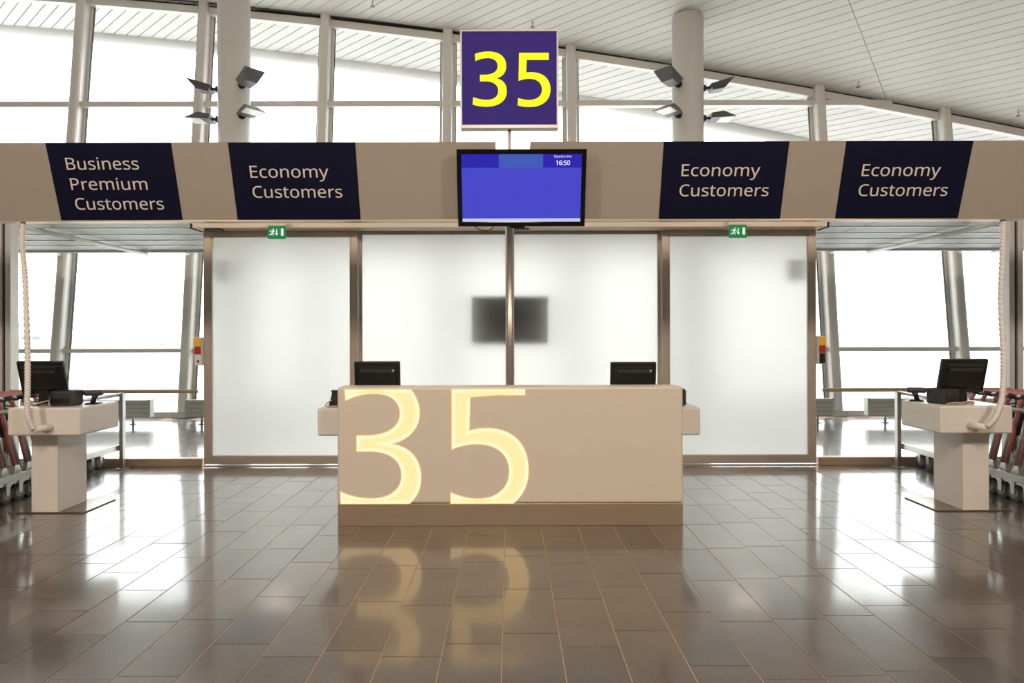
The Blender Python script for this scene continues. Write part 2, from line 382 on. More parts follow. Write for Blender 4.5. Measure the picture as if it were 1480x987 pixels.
# ------------------------------------------------------------------ lettering
GLYPHS = {
 'B': (521,[[(187,573,241,573,313,573),(367,562,404,541,440,520),(459,483,459,431,459,408),(455,388,446,371,438,354),(426,339,409,328,393,316),(373,308,350,304,350,303),(350,301,350,300,374,296),(395,289,415,279,435,269),(450,254,461,236,472,217),(478,193,478,163,478,128),(470,99,454,74,438,50),(415,31,385,19,356,6),(320,0,279,0,212,0),(145,0,78,0,78,191),(78,382,78,573,132,573)],[(221,329,256,329,305,329),(339,337,357,352,375,368),(384,392,384,423,384,454),(373,477,351,490,329,504),(293,511,245,511,213,511),(182,511,150,511,150,450),(150,389,150,329,185,329)],[(187,269,150,269,150,199),(150,130,150,61,188,61),(227,61,265,61,316,61),(352,71,371,91,391,110),(401,136,401,168,401,189),(397,206,388,221,379,236),(364,248,344,256,323,265),(295,269,260,269,223,269)]]),
 'u': (496,[[(404,430,427,430,427,287),(427,143,427,0,408,0),(389,0,370,0,366,19),(363,38,359,57,358,57),(357,57,356,57,347,42),(335,30,321,20,306,10),(291,3,273,-1,256,-6),(238,-8,220,-8,186,-8),(157,-3,134,8,110,19),(93,36,81,59,69,82),(63,112,63,148,63,242),(63,336,63,430,87,430),(111,430,135,430,135,338),(135,245,135,153,135,119),(142,93,158,76,173,59),(198,51,230,51,262,51),(287,57,306,69,324,81),(337,98,345,121,353,145),(357,173,357,206,357,281),(357,355,357,430,380,430)]]),
 's': (384,[[(348,142,348,119,348,91),(341,68,327,49,313,30),(294,16,268,6,242,-3),(212,-8,176,-8,146,-8),(121,-6,99,-1,77,4),(58,11,42,19,42,41),(42,62,42,83,59,75),(80,67,104,60,128,53),(153,49,178,49,214,49),(240,55,256,66,272,78),(280,93,280,112,280,123),(277,133,271,141,265,150),(255,158,239,167,224,175),(202,185,174,196,146,206),(122,217,103,228,83,238),(68,251,57,266,46,281),(41,300,41,324,41,360),(56,388,85,408,115,428),(154,438,202,438,228,438),(253,435,275,430,298,425),(319,418,339,409,331,390),(323,372,315,353,297,360),(278,367,258,372,238,377),(218,380,197,380,168,380),(146,375,131,366,116,357),(108,344,108,328,108,316),(112,306,119,298,126,290),(137,282,154,274,170,266),(191,256,219,246,246,236),(269,226,289,215,308,204),(323,191,333,176,343,161)]]),
 'i': (207,[[(115,430,139,430,139,287),(139,143,139,0,115,0),(92,0,68,0,68,143),(68,287,68,430,92,430)],[(92,591,104,591,115,591),(124,587,133,580,141,573),(145,562,145,546,145,531),(141,520,133,512,124,505),(115,501,104,501,92,501),(83,505,75,512,67,520),(63,531,63,546,63,562),(67,573,75,580,83,587)]]),
 'n': (496,[[(257,438,275,438,326,438),(365,425,391,401,418,376),(431,335,431,280,431,187),(431,93,431,0,407,0),(384,0,361,0,361,92),(361,183,361,275,361,310),(353,336,338,353,322,370),(298,379,265,379,217,379),(184,365,166,338,148,312),(139,273,139,223,139,149),(139,74,139,0,115,0),(92,0,68,0,68,143),(68,287,68,430,87,430),(106,430,125,430,129,410),(132,391,136,371,137,371),(138,371,140,371,149,386),(161,399,175,409,189,418),(205,426,222,431,239,435)]]),
 'e': (452,[[(196,438,234,438,271,438),(303,430,329,414,356,398),(376,375,390,346,404,317),(411,283,411,244,411,230),(411,215,411,201,313,201),(215,201,117,201,118,153),(131,116,154,90,178,65),(211,52,254,52,281,52),(306,55,327,60,348,65),(370,72,392,82,392,61),(392,41,392,20,370,10),(349,3,327,-1,306,-6),(280,-8,251,-8,210,-8),(174,0,143,17,112,33),(88,58,70,91,53,124),(44,164,44,212,44,259),(52,299,68,333,84,366),(106,392,134,411,163,429)],[(257,380,233,380,200,380),(173,369,154,348,134,326),(122,296,119,257,192,257),(265,257,338,257,338,282),(334,303,326,322,319,340),(308,354,292,364,277,375)]]),
 'P': (485,[[(179,573,229,573,304,573),(359,558,393,528,427,499),(444,458,444,404,444,381),(440,358,433,336,425,315),(412,295,395,278,377,261),(353,248,324,238,295,228),(258,223,216,223,194,223),(172,223,150,223,150,149),(150,74,150,0,126,0),(102,0,78,0,78,191),(78,382,78,573,128,573)],[(274,511,223,511,199,511),(174,511,150,511,150,435),(150,360,150,285,169,285),(188,285,208,285,244,285),(274,289,298,296,322,304),(340,316,352,334,364,351),(370,373,370,401,370,438),(358,465,334,484,311,502)]]),
 'r': (331,[[(249,438,269,438,277,438),(285,437,295,437,304,436),(312,435,319,433,316,411),(313,390,310,368,303,370),(296,371,287,372,279,373),(271,374,264,374,247,374),(231,370,217,363,202,356),(188,347,176,334,165,321),(155,306,149,289,142,271),(139,251,139,229,139,153),(139,76,139,0,115,0),(92,0,68,0,68,143),(68,287,68,430,87,430),(107,430,126,430,129,404),(131,377,134,351,135,351),(136,351,137,351,146,367),(157,382,170,395,183,408),(198,418,214,426,231,434)]]),
 'o': (485,[[(442,263,442,216,442,180),(437,148,428,121,418,93),(405,70,388,51,370,31),(349,17,324,7,300,-3),(272,-8,241,-8,213,-8),(187,-3,163,7,139,17),(118,31,100,51,83,70),(69,93,59,121,49,148),(44,180,44,216,44,263),(52,304,68,336,84,369),(107,394,137,412,167,429),(203,438,244,438,283,438),(317,429,347,412,377,394),(400,369,417,336,433,304)],[(117,267,117,216,117,182),(121,153,130,128,139,103),(153,84,172,71,190,57),(214,51,243,51,272,51),(296,57,314,71,333,84),(347,103,356,128,364,153),(369,182,369,216,369,250),(364,279,355,303,346,327),(332,346,314,359,296,372),(272,379,242,379,198,379),(167,364,147,335,127,306)]]),
 't': (289,[[(192,50,212,50,222,50),(233,51,245,53,256,54),(265,56,272,59,272,41),(272,23,272,5,264,1),(254,-2,240,-4,226,-7),(213,-8,200,-8,177,-8),(157,-4,138,4,119,11),(103,25,91,44,80,63),(74,90,74,125,74,209),(74,292,74,375,53,375),(33,375,13,375,13,387),(13,398,13,409,33,418),(54,428,75,437,84,468),(93,498,103,528,117,528),(130,528,144,528,144,496),(144,463,144,430,186,430),(227,430,269,430,269,412),(269,393,269,375,227,375),(186,375,144,375,144,292),(144,210,144,127,144,101),(151,81,163,69,176,56)]]),
 'm': (750,[[(512,438,540,438,588,438),(625,425,649,401,673,376),(685,335,685,280,685,187),(685,93,685,0,662,0),(638,0,615,0,615,92),(615,184,615,277,615,310),(608,336,594,353,580,370),(558,379,528,379,486,379),(456,366,438,342,420,318),(411,283,411,237,411,158),(411,79,411,0,388,0),(365,0,342,0,342,92),(342,184,342,277,342,299),(338,318,332,333,326,348),(316,360,303,367,290,375),(274,379,253,379,225,379),(202,372,185,360,169,348),(157,331,150,308,142,285),(139,257,139,223,139,149),(139,74,139,0,115,0),(92,0,68,0,68,143),(68,287,68,430,87,430),(106,430,125,430,129,410),(132,391,136,371,137,371),(138,371,140,371,149,386),(160,399,173,409,186,418),(200,426,217,431,233,435),(249,438,266,438,299,438),(327,432,349,420,371,408),(388,390,398,366,399,366),(400,366,402,366,416,390),(436,408,461,420,486,432)]]),
 'C': (507,[[(349,517,323,517,293,517),(265,512,241,502,216,491),(195,476,178,456,161,436),(148,412,139,383,130,354),(125,322,125,286,125,239),(132,198,147,164,162,129),(184,102,213,83,242,65),(279,55,322,55,348,55),(371,57,394,62,416,66),(438,71,460,78,460,57),(460,36,460,15,438,7),(416,1,393,-2,371,-6),(343,-8,312,-8,254,-8),(205,4,166,28,127,52),(98,86,78,131,59,175),(49,227,49,287,49,330),(55,370,67,406,79,442),(97,473,120,499,143,525),(172,545,206,559,240,574),(280,581,324,581,353,581),(382,578,409,572,436,566),(461,558,482,547,472,527),(463,506,453,486,435,494),(416,501,394,508,372,514)]]),
 'E': (446,[[(398,21,398,0,291,0),(184,0,78,0,78,191),(78,382,78,573,184,573),(291,573,398,573,398,551),(398,530,398,509,315,509),(233,509,150,509,150,450),(150,390,150,330,228,330),(306,330,383,330,383,310),(383,289,383,268,306,268),(228,268,150,268,150,200),(150,132,150,63,233,63),(315,63,398,63,398,42)]]),
 'c': (385,[[(265,-8,241,-8,203,-8),(169,0,139,15,109,31),(86,55,69,87,53,120),(44,162,44,213,44,265),(53,308,71,342,88,375),(112,399,142,415,173,430),(207,438,245,438,267,438),(288,436,309,431,329,426),(346,421,358,415,351,395),(344,376,337,356,324,361),(309,365,292,370,275,374),(259,376,244,376,215,376),(191,370,172,358,154,345),(140,327,131,303,122,279),(117,249,117,213,117,179),(122,150,131,126,140,102),(153,84,172,71,190,59),(213,53,240,53,263,53),(284,55,302,60,320,65),(336,71,351,78,351,57),(351,36,351,15,337,8),(321,2,304,-2,286,-6)]]),
 'y': (409,[[(59,286,1,430,26,430),(51,430,76,430,107,348),(138,267,169,185,175,171),(179,157,184,144,189,130),(193,117,196,105,200,92),(203,80,205,68,206,68),(207,68,209,68,212,82),(217,99,224,121,231,142),(238,164,245,186,275,267),(304,349,333,430,358,430),(384,430,409,430,347,267),(285,104,224,-59,214,-86),(202,-109,188,-130,174,-150),(158,-165,138,-176,119,-187),(95,-192,67,-192,55,-192),(43,-192,34,-190,24,-189),(16,-188,9,-186,9,-167),(9,-149,9,-130,15,-131),(22,-132,30,-133,38,-134),(47,-135,56,-135,73,-135),(87,-132,99,-126,111,-119),(121,-111,130,-99,138,-88),(146,-74,152,-59,159,-40),(167,-21,174,-2,116,142)]]),
 ':': (215,[[(58,24,58,43,58,63),(63,77,72,85,82,93),(93,97,107,97,121,97),(132,93,142,85,152,77),(157,63,157,43,157,24),(152,10,142,2,132,-7),(121,-11,107,-11,93,-11),(82,-7,72,2,63,10)],[(58,367,58,387,58,407),(63,421,72,429,82,437),(93,441,107,441,121,441),(132,437,142,429,152,421),(157,407,157,387,157,367),(152,353,142,345,132,336),(121,332,107,332,93,332),(82,336,72,345,63,353)]]),
 '1': (459,[[(285,191,285,0,262,0),(239,0,216,0,216,133),(216,267,216,400,216,416),(216,429,216,439,216,450),(217,460,217,470,218,479),(218,489,219,499,210,490),(203,483,196,477,189,471),(180,464,169,455,149,438),(129,422,108,405,96,421),(84,437,71,452,123,492),(175,532,226,573,246,573),(265,573,285,573,285,382)]]),
 '6': (459,[[(44,202,44,245,44,278),(46,310,51,342,55,374),(63,405,75,433,86,462),(101,487,121,510,141,532),(166,549,196,562,226,574),(263,581,306,581,318,581),(330,580,344,579,357,578),(368,576,377,573,377,553),(377,533,377,513,367,516),(356,519,344,520,332,522),(320,523,308,523,271,523),(240,517,216,504,191,492),(172,475,158,454,143,433),(133,408,127,380,120,352),(116,323,115,291,116,291),(118,291,119,291,128,304),(138,315,150,326,162,336),(177,344,194,350,212,356),(232,358,255,358,288,358),(317,352,342,338,367,324),(386,305,400,279,414,253),(421,221,421,184,421,145),(414,111,399,82,384,53),(363,31,336,15,309,0),(276,-8,239,-8,212,-8),(186,-3,163,7,139,17),(119,33,101,54,83,75),(69,101,59,133,49,165)],[(218,51,238,51,272,51),(299,62,320,84,341,105),(351,139,351,184,351,221),(342,250,324,271,305,292),(277,303,241,303,215,303),(194,298,175,287,156,277),(142,264,131,248,121,232),(115,215,115,198,115,180),(118,163,123,146,128,129),(136,113,146,99,157,84),(170,73,185,64,200,56)]]),
 '0': (459,[[(419,349,419,287,419,241),(416,199,409,163,402,126),(391,96,376,70,360,45),(341,25,316,12,292,-1),(263,-8,229,-8,186,-8),(150,4,122,27,94,51),(73,85,60,129,46,173),(39,226,39,287,39,349),(46,402,58,446,71,490),(91,523,119,547,146,570),(183,581,229,581,271,581),(307,570,335,547,364,523),(385,490,399,446,412,402)],[(110,339,110,287,110,235),(114,191,121,156,129,122),(142,96,159,78,177,61),(200,52,229,52,257,52),(281,61,298,78,315,95),(328,121,336,156,344,191),(348,235,348,287,348,339),(344,383,336,417,328,452),(315,478,298,495,281,513),(257,521,229,521,200,521),(177,513,159,495,142,478),(129,452,121,417,114,383)]]),
 'D': (585,[[(536,353,536,292,536,228),(525,174,501,131,477,87),(443,55,399,33,354,11),(300,0,237,0,184,0),(131,0,78,0,78,191),(78,382,78,573,137,573),(195,573,254,573,312,573),(362,562,404,540,446,519),(479,488,502,446,525,405)],[(460,214,460,289,460,340),(452,382,435,415,418,447),(394,471,361,487,329,503),(290,511,244,511,213,511),(181,511,150,511,150,361),(150,211,150,62,176,62),(202,62,228,62,305,62),(363,81,402,119,441,157)]]),
 'p': (493,[[(250,438,273,438,326,438),(368,419,401,383,433,346),(449,290,449,216,449,167),(442,126,427,93,412,59),(392,34,365,17,339,0),(308,-8,272,-8,250,-8),(230,-5,213,1,196,7),(182,14,170,24,158,33),(147,43,139,55,137,55),(136,55,134,55,135,45),(136,34,137,20,138,6),(139,-6,139,-16,139,-75),(139,-134,139,-192,115,-192),(92,-192,68,-192,68,15),(68,222,68,430,87,430),(107,430,126,430,129,410),(132,391,136,371,137,371),(138,371,139,371,147,384),(158,395,170,405,182,415),(196,423,213,429,230,435)],[(299,379,260,379,231,379),(208,373,190,362,172,351),(160,335,152,313,144,291),(139,263,139,229,139,225),(139,220,139,216,139,180),(142,150,150,126,157,101),(170,83,188,70,206,57),(230,51,261,51,288,51),(309,58,326,72,343,87),(355,106,364,131,372,156),(376,184,376,217,376,266),(367,305,348,334,329,364)]]),
 'a': (450,[[(203,437,231,437,283,437),(322,426,347,403,372,380),(385,343,385,293,385,195),(385,98,385,0,368,0),(351,0,334,0,329,20),(325,41,320,61,319,61),(318,61,317,61,304,45),(292,32,279,22,266,12),(251,4,234,-1,217,-6),(196,-8,172,-8,147,-8),(124,-3,103,6,82,15),(66,29,55,48,43,67),(37,91,37,119,37,162),(54,195,87,219,121,242),(173,254,243,257,267,257),(292,258,316,259,316,268),(316,276,316,285,316,321),(308,345,293,359,277,373),(255,380,227,380,204,380),(183,377,163,370,142,363),(123,356,106,347,99,365),(91,383,84,400,103,410),(125,419,151,426,176,433)],[(273,209,252,208,198,206),(161,197,141,182,120,167),(110,146,110,119,110,95),(117,77,132,66,147,55),(165,49,188,49,225,49),(255,59,279,79,303,99),(315,130,315,172,315,184),(315,197,315,210,294,209)]]),
 '3': (459,[[(395,480,395,439,395,413),(391,391,381,372,371,353),(358,338,340,326,322,315),(301,306,277,302,277,300),(277,299,277,298,323,293),(357,279,379,255,402,231),(413,201,413,163,413,130),(405,100,390,74,374,48),(350,28,318,14,286,-1),(244,-8,193,-8,163,-8),(136,-6,110,-1,84,3),(60,11,36,23,36,45),(36,67,36,89,60,77),(86,68,114,61,142,55),(168,51,194,51,245,51),(282,61,305,81,328,101),(339,129,339,164,339,188),(333,208,320,223,308,237),(289,248,265,255,241,262),(213,265,179,265,160,265),(142,265,123,265,123,285),(123,306,123,326,142,326),(161,326,180,326,211,326),(238,330,259,339,280,348),(296,361,307,377,318,394),(323,412,323,434,323,462),(314,483,295,498,276,514),(251,521,219,521,199,521),(180,519,164,515,147,511),(132,506,117,498,103,491),(89,483,75,473,63,489),(51,505,39,521,60,537),(85,551,115,563,145,575),(180,581,218,581,278,581),(323,567,352,540,381,514)]]),
 '5': (459,[[(202,351,221,351,260,351),(294,345,322,331,351,318),(374,299,389,274,405,249),(413,219,413,183,413,143),(404,109,387,81,370,52),(346,30,314,15,282,0),(244,-8,199,-8,169,-8),(142,-5,116,0,90,5),(68,13,51,23,51,45),(51,68,51,90,70,78),(93,69,121,62,148,55),(175,52,200,52,228,52),(253,57,274,65,295,74),(311,88,323,106,335,125),(341,148,341,176,341,213),(329,242,306,262,283,282),(247,292,197,292,182,292),(165,291,146,288,127,285),(111,283,99,280,88,287),(76,295,64,302,71,392),(79,482,86,573,182,573),(277,573,373,573,373,551),(373,530,373,508,297,508),(222,508,146,508,141,453),(137,398,132,342,141,344),(154,346,169,348,185,350)]]),
}

def bez_curve(splines, extrude=0.001, offset=0.0, res=8):
    """splines: lists of (handle_left xy, co xy, handle_right xy) in metres"""
    cu = bpy.data.curves.new('outline', 'CURVE')
    cu.dimensions = '2D'
    cu.fill_mode = 'BOTH'
    cu.extrude = extrude
    cu.offset = offset
    cu.resolution_u = res
    for sp in splines:
        s = cu.splines.new('BEZIER')
        s.bezier_points.add(len(sp) - 1)
        s.use_cyclic_u = True
        for p, q in zip(s.bezier_points, sp):
            p.handle_left_type = p.handle_right_type = 'FREE'
            p.handle_left = (q[0], q[1], 0); p.co = (q[2], q[3], 0); p.handle_right = (q[4], q[5], 0)
    return cu

def curve_mesh(cu, name, mat_, Mx, parent=None, label=None):
    o = bpy.data.objects.new('outline', cu)
    COL.objects.link(o)
    dg = bpy.context.evaluated_depsgraph_get()
    me = bpy.data.meshes.new_from_object(o.evaluated_get(dg))
    bpy.data.objects.remove(o)
    bpy.data.curves.remove(cu)
    me.name = name
    me.transform(Mx)
    me.materials.clear(); me.materials.append(mat_)
    r = bpy.data.objects.new(name, me)
    COL.objects.link(r)
    if parent: r.parent = parent
    if label: r['label'] = label
    return r

def text_splines(text, size, width=None):
    """outlines of one line of lettering; size = em in metres; width fits the line"""
    x = 0; out = []
    for ch in text:
        if ch == ' ':
            x += 245; continue
        adv, sps = GLYPHS[ch]
        for sp in sps:
            out.append([(a + x, b, c + x, d, e + x, f) for (a, b, c, d, e, f) in sp])
        x += adv
    lo = min(p[2] for s in out for p in s); hi = max(p[2] for s in out for p in s)
    kx = size / 802.0 if width is None else width / (hi - lo)
    ky = size / 802.0
    return [[((a - lo) * kx, b * ky, (c - lo) * kx, d * ky, (e - lo) * kx, f * ky) for (a, b, c, d, e, f) in s] for s in out]

def path_bez(start, segs, fx, fy):
    """trace of an outline: L = line, C = cubic; fx, fy map to metres"""
    anchors = [dict(co=start, l=None, r=None)]
    for s in segs:
        prev = anchors[-1]
        if s[0] == 'L':
            p = s[1]
            d = ((p[0] - prev['co'][0]) / 3, (p[1] - prev['co'][1]) / 3)
            prev['r'] = (prev['co'][0] + d[0], prev['co'][1] + d[1])
            anchors.append(dict(co=p, l=(p[0] - d[0], p[1] - d[1]), r=None))
        else:
            prev['r'] = s[1]
            anchors.append(dict(co=s[3], l=s[2], r=None))
    last = anchors.pop()
    assert last['co'] == start
    anchors[0]['l'] = last['l']
    return [(fx(a['l'][0]), fy(a['l'][1]), fx(a['co'][0]), fy(a['co'][1]), fx(a['r'][0]), fy(a['r'][1])) for a in anchors]

SIGN_3 = ((173, 243), [('C', (215, 225), (262, 220), (300, 220)), ('C', (395, 220), (462, 265), (462, 355)), ('C', (462, 415), (425, 455), (368, 467)),
          ('C', (430, 475), (467, 520), (467, 585)), ('C', (467, 680), (385, 727), (280, 727)), ('C', (235, 727), (190, 720), (152, 708)),
          ('L', (158, 640)), ('C', (195, 655), (240, 664), (285, 664)), ('C', (345, 664), (388, 635), (388, 583)), ('C', (388, 525), (340, 494), (270, 494)),
          ('L', (220, 494)), ('L', (220, 434)), ('L', (258, 434)), ('C', (335, 434), (383, 405), (383, 355)), ('C', (383, 305), (345, 280), (290, 280)),
          ('C', (250, 280), (210, 292), (179, 308)), ('L', (173, 243))])
SIGN_5 = ((580, 233), [('L', (854, 233)), ('L', (854, 298)), ('L', (650, 298)), ('L', (646, 414)), ('C', (660, 412), (675, 411), (690, 411)),
          ('C', (800, 411), (869, 470), (869, 570)), ('C', (869, 670), (795, 731), (675, 731)), ('C', (640, 731), (600, 726), (566, 716)),
          ('L', (571, 648)), ('C', (605, 660), (640, 666), (670, 666)), ('C', (745, 666), (790, 630), (790, 570)), ('C', (790, 510), (745, 471), (672, 471)),
          ('C', (640, 471), (605, 479), (575, 491)), ('L', (580, 233))])
DESK_3 = ((85, 57), [('L', (560, 57)), ('C', (602, 105), (627, 165), (627, 230)), ('C', (627, 340), (545, 425), (437, 448)), ('C', (560, 470), (636, 560), (636, 690)),
          ('C', (636, 770), (605, 835), (550, 879)), ('L', (55, 879)), ('L', (55, 785)), ('C', (120, 815), (195, 835), (275, 835)), ('C', (405, 835), (489, 775), (489, 672)),
          ('C', (489, 565), (400, 506), (265, 506)), ('L', (170, 506)), ('L', (170, 386)), ('L', (240, 386)), ('C', (385, 386), (479, 330), (479, 232)),
          ('C', (479, 145), (410, 95), (300, 95)), ('C', (225, 95), (155, 112), (92, 146)), ('L', (85, 57))])
DESK_5 = ((848, 57), [('L', (1377, 57)), ('L', (1377, 107)), ('L', (988, 107)), ('L', (980, 352)), ('C', (1020, 340), (1060, 335), (1100, 335)),
          ('C', (1290, 335), (1402, 450), (1402, 640)), ('C', (1402, 745), (1360, 825), (1290, 879)), ('L', (840, 879)), ('L', (840, 792)),
          ('C', (905, 820), (970, 838), (1040, 838)), ('C', (1170, 838), (1257, 765), (1257, 645)), ('C', (1257, 525), (1165, 456), (1030, 456)),
          ('C', (965, 456), (905, 470), (848, 495)), ('L', (848, 57))])

def frame_mx(origin, right, up):
    r = Vector(right).normalized(); u = Vector(up).normalized(); n = r.cross(u)
    return Matrix(((r.x, u.x, n.x, origin[0]), (r.y, u.y, n.y, origin[1]), (r.z, u.z, n.z, origin[2]), (0, 0, 0, 1)))

# ================================================================== THE SETTING
# the roof is a single curve whose straight slats run diagonally to the glass
SN = Vector((0.654, 0.757)).normalized()
SD = Vector((-0.757, 0.654)).normalized()
def roof_z(s):
    return 9.130 - 0.05085 * s - 0.008609 * s * s
def s_of(x, y):
    return SN.x * x + SN.y * y
def wall_y(z):
    return 12.6 + 0.107 * z
def wall_top(x):
    z = 7.0
    for _ in range(20):
        z = roof_z(s_of(x, wall_y(z)))
    return z

X0, X1, YB = -14.2, 14.2, -9.0

# ---- floor: grout bed, granite tiles laid in columns 0.3 m wide
floor = MB().span((X0, YB, -0.20), (X1, 13.2, -0.003)).build('floor', M['grout'], kind='structure')
tile_w, tile_l, gap = 0.30, 0.60, 0.0045
tm = MB()
hw, hl, bv = (tile_w - gap) / 2, (tile_l - gap) / 2, 0.0015
def tile_shape(mb, cx, cy, zt=0.0):
    top = [(cx - hw + bv, cy - hl + bv, zt), (cx + hw - bv, cy - hl + bv, zt), (cx + hw - bv, cy + hl - bv, zt), (cx - hw + bv, cy + hl - bv, zt)]
    edge = [(cx - hw, cy - hl, zt - bv), (cx + hw, cy - hl, zt - bv), (cx + hw, cy + hl, zt - bv), (cx - hw, cy + hl, zt - bv)]
    low = [(cx - hw, cy - hl, -0.012), (cx + hw, cy - hl, -0.012), (cx + hw, cy + hl, -0.012), (cx - hw, cy + hl, -0.012)]
    mb.poly(top + edge + low, [[0, 1, 2, 3]] + [[4 + i, 4 + (i + 1) % 4, (i + 1) % 4, i] for i in range(4)] + [[8 + i, 8 + (i + 1) % 4, 4 + (i + 1) % 4, 4 + i] for i in range(4)])
offsets = {-2: 0.49, -1: 0.32, -3: 0.25, 0: 0.435, 1: 0.285, 2: 0.465, 3: 0.095, -4: 0.19}
offsets[-2] = 0.19
shown, rest = [], []
for k in range(-47, 47):
    xc = -0.043 + 0.3 * k + 0.15
    off = offsets.get(k, random.choice((0.0, 0.15, 0.3, 0.45)) + random.uniform(-0.05, 0.05))
    for j in range(-15, 22):
        yc = off + 0.6 * j + 0.3
        if yc > 12.4 or abs(xc) > 14 or yc < YB + 0.3: continue
        vis = 0
        if 2.6 < yc < 8.0 and abs(xc) / max(yc, 0.1) < 0.83 and not (abs(xc) < 1.3 * yc / 5.37 and yc > 5.7):
            vis = 1.0 / yc ** 3
        (shown if vis > 0 else rest).append((vis, xc, yc))
shown.sort(reverse=True)
rest += shown[298:]; shown = shown[:298]
tile_shape(tm, 0, 0)
tile0 = None
for v, xc, yc in shown:
    if tile0 is None:
        tile0 = tm.build('tile', M['tile'], floor, (xc, yc, 0)); o = tile0
    else:
        o = tile0.copy(); COL.objects.link(o)
    o.location = (xc, yc, random.uniform(-0.0004, 0.0004))
rm = MB()
for v, xc, yc in rest:
    tile_shape(rm, xc, yc)
rm.build('tiling', M['tile'], floor, kind='stuff')

# ---- room shell behind and beside the viewer
MB().span((X0, YB - 0.2, -0.2), (X1, YB, 9.6)).build('wall_front', M['white_wall'], kind='structure')
MB().span((X0 - 0.2, YB - 0.2, -0.2), (X0, 13.0, 9.6)).build('wall_left', M['white_wall'], kind='structure')
MB().span((X1, YB - 0.2, -0.2), (X1 + 0.2, 13.0, 9.6)).build('wall_right', M['white_wall'], kind='structure')

# ---- roof shells
def roof_shell(xa, xb, ya, yb, n, m_, up=0.03, thick=0.25):
    mb = MB(); bm = mb.bm
    grid = []
    for lvl in (up, up + thick):
        g = [[bm.verts.new((xa + (xb - xa) * i / n, ya + (yb - ya) * j / m_, roof_z(s_of(xa + (xb - xa) * i / n, ya + (yb - ya) * j / m_)) + lvl)) for j in range(m_ + 1)] for i in range(n + 1)]
        grid.append(g)
    for g in grid:
        for i in range(n):
            for j in range(m_):
                f = bm.faces.new([g[i][j], g[i + 1][j], g[i + 1][j + 1], g[i][j + 1]]); f.smooth = True
    a, b = grid
    for i in range(n):
        for j in (0, m_):
            bm.faces.new([a[i][j], a[i + 1][j], b[i + 1][j], b[i][j]])
    for j in range(m_):
        for i in (0, n):
            bm.faces.new([a[i][j], a[i][j + 1], b[i][j + 1], b[i][j]])
    return mb
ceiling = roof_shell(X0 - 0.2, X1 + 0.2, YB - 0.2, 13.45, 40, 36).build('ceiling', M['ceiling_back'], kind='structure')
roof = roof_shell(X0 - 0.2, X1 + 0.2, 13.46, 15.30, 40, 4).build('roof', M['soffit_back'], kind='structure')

def slat(s0, s1, ya, yb, tlo, thi, g, m_, parent, name, drop=0.0):
    """one ceiling slat: a straight strip between two y limits and two places along its length"""
    def y_at(s, t): return SN.y * s + SD.y * t
    def x_at(s, t): return SN.x * s + SD.x * t
    sa, sb = s0 + g / 2, s1 - g / 2
    prof = [(sa, 0.028), (sa, 0.008), (sa + 0.010, 0.0), (sb - 0.010, 0.0), (sb, 0.008), (sb, 0.028)]
    rings = []
    for which in (0, 1):
        ring = []
        for s, dz in prof:
            lo = max((ya - SN.y * s) / SD.y, tlo, (SN.x * s - X1) / -SD.x)
            hi = min((yb - SN.y * s) / SD.y, thi, (SN.x * s - X0) / -SD.x)
            if hi - lo < 0.02: return None
            t = lo if which == 0 else hi
            ring.append((x_at(s, t), y_at(s, t), roof_z(s) + dz - drop))
        rings.append(ring)
    return MB().prism(*rings).build(name, m_, parent)
ds = 0.19
for i in range(0, 86):
    s0 = 3.05 + ds * i
    slat(s0, s0 + ds, 5.0, 13.38, -9, 2.795, 0.005, M['ceiling'], ceiling, 'ceiling_slat')
    slat(s0, s0 + ds, 5.0, 13.38, 2.805, 20, 0.005, M['ceiling'], ceiling, 'ceiling_slat')
for i in range(0, 100):
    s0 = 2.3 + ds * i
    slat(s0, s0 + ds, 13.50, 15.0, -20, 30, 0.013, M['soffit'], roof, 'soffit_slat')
# rounded eave beam along the soffit's edge
pts = []
for i in range(0, 49):
    x = X0 + (X1 - X0) * i / 48
    pts.append((x, 15.17, roof_z(s_of(x, 15.17)) + 0.02))
MB().tube(pts, 0.17, 14).build('eave_beam', M['soffit'], roof)

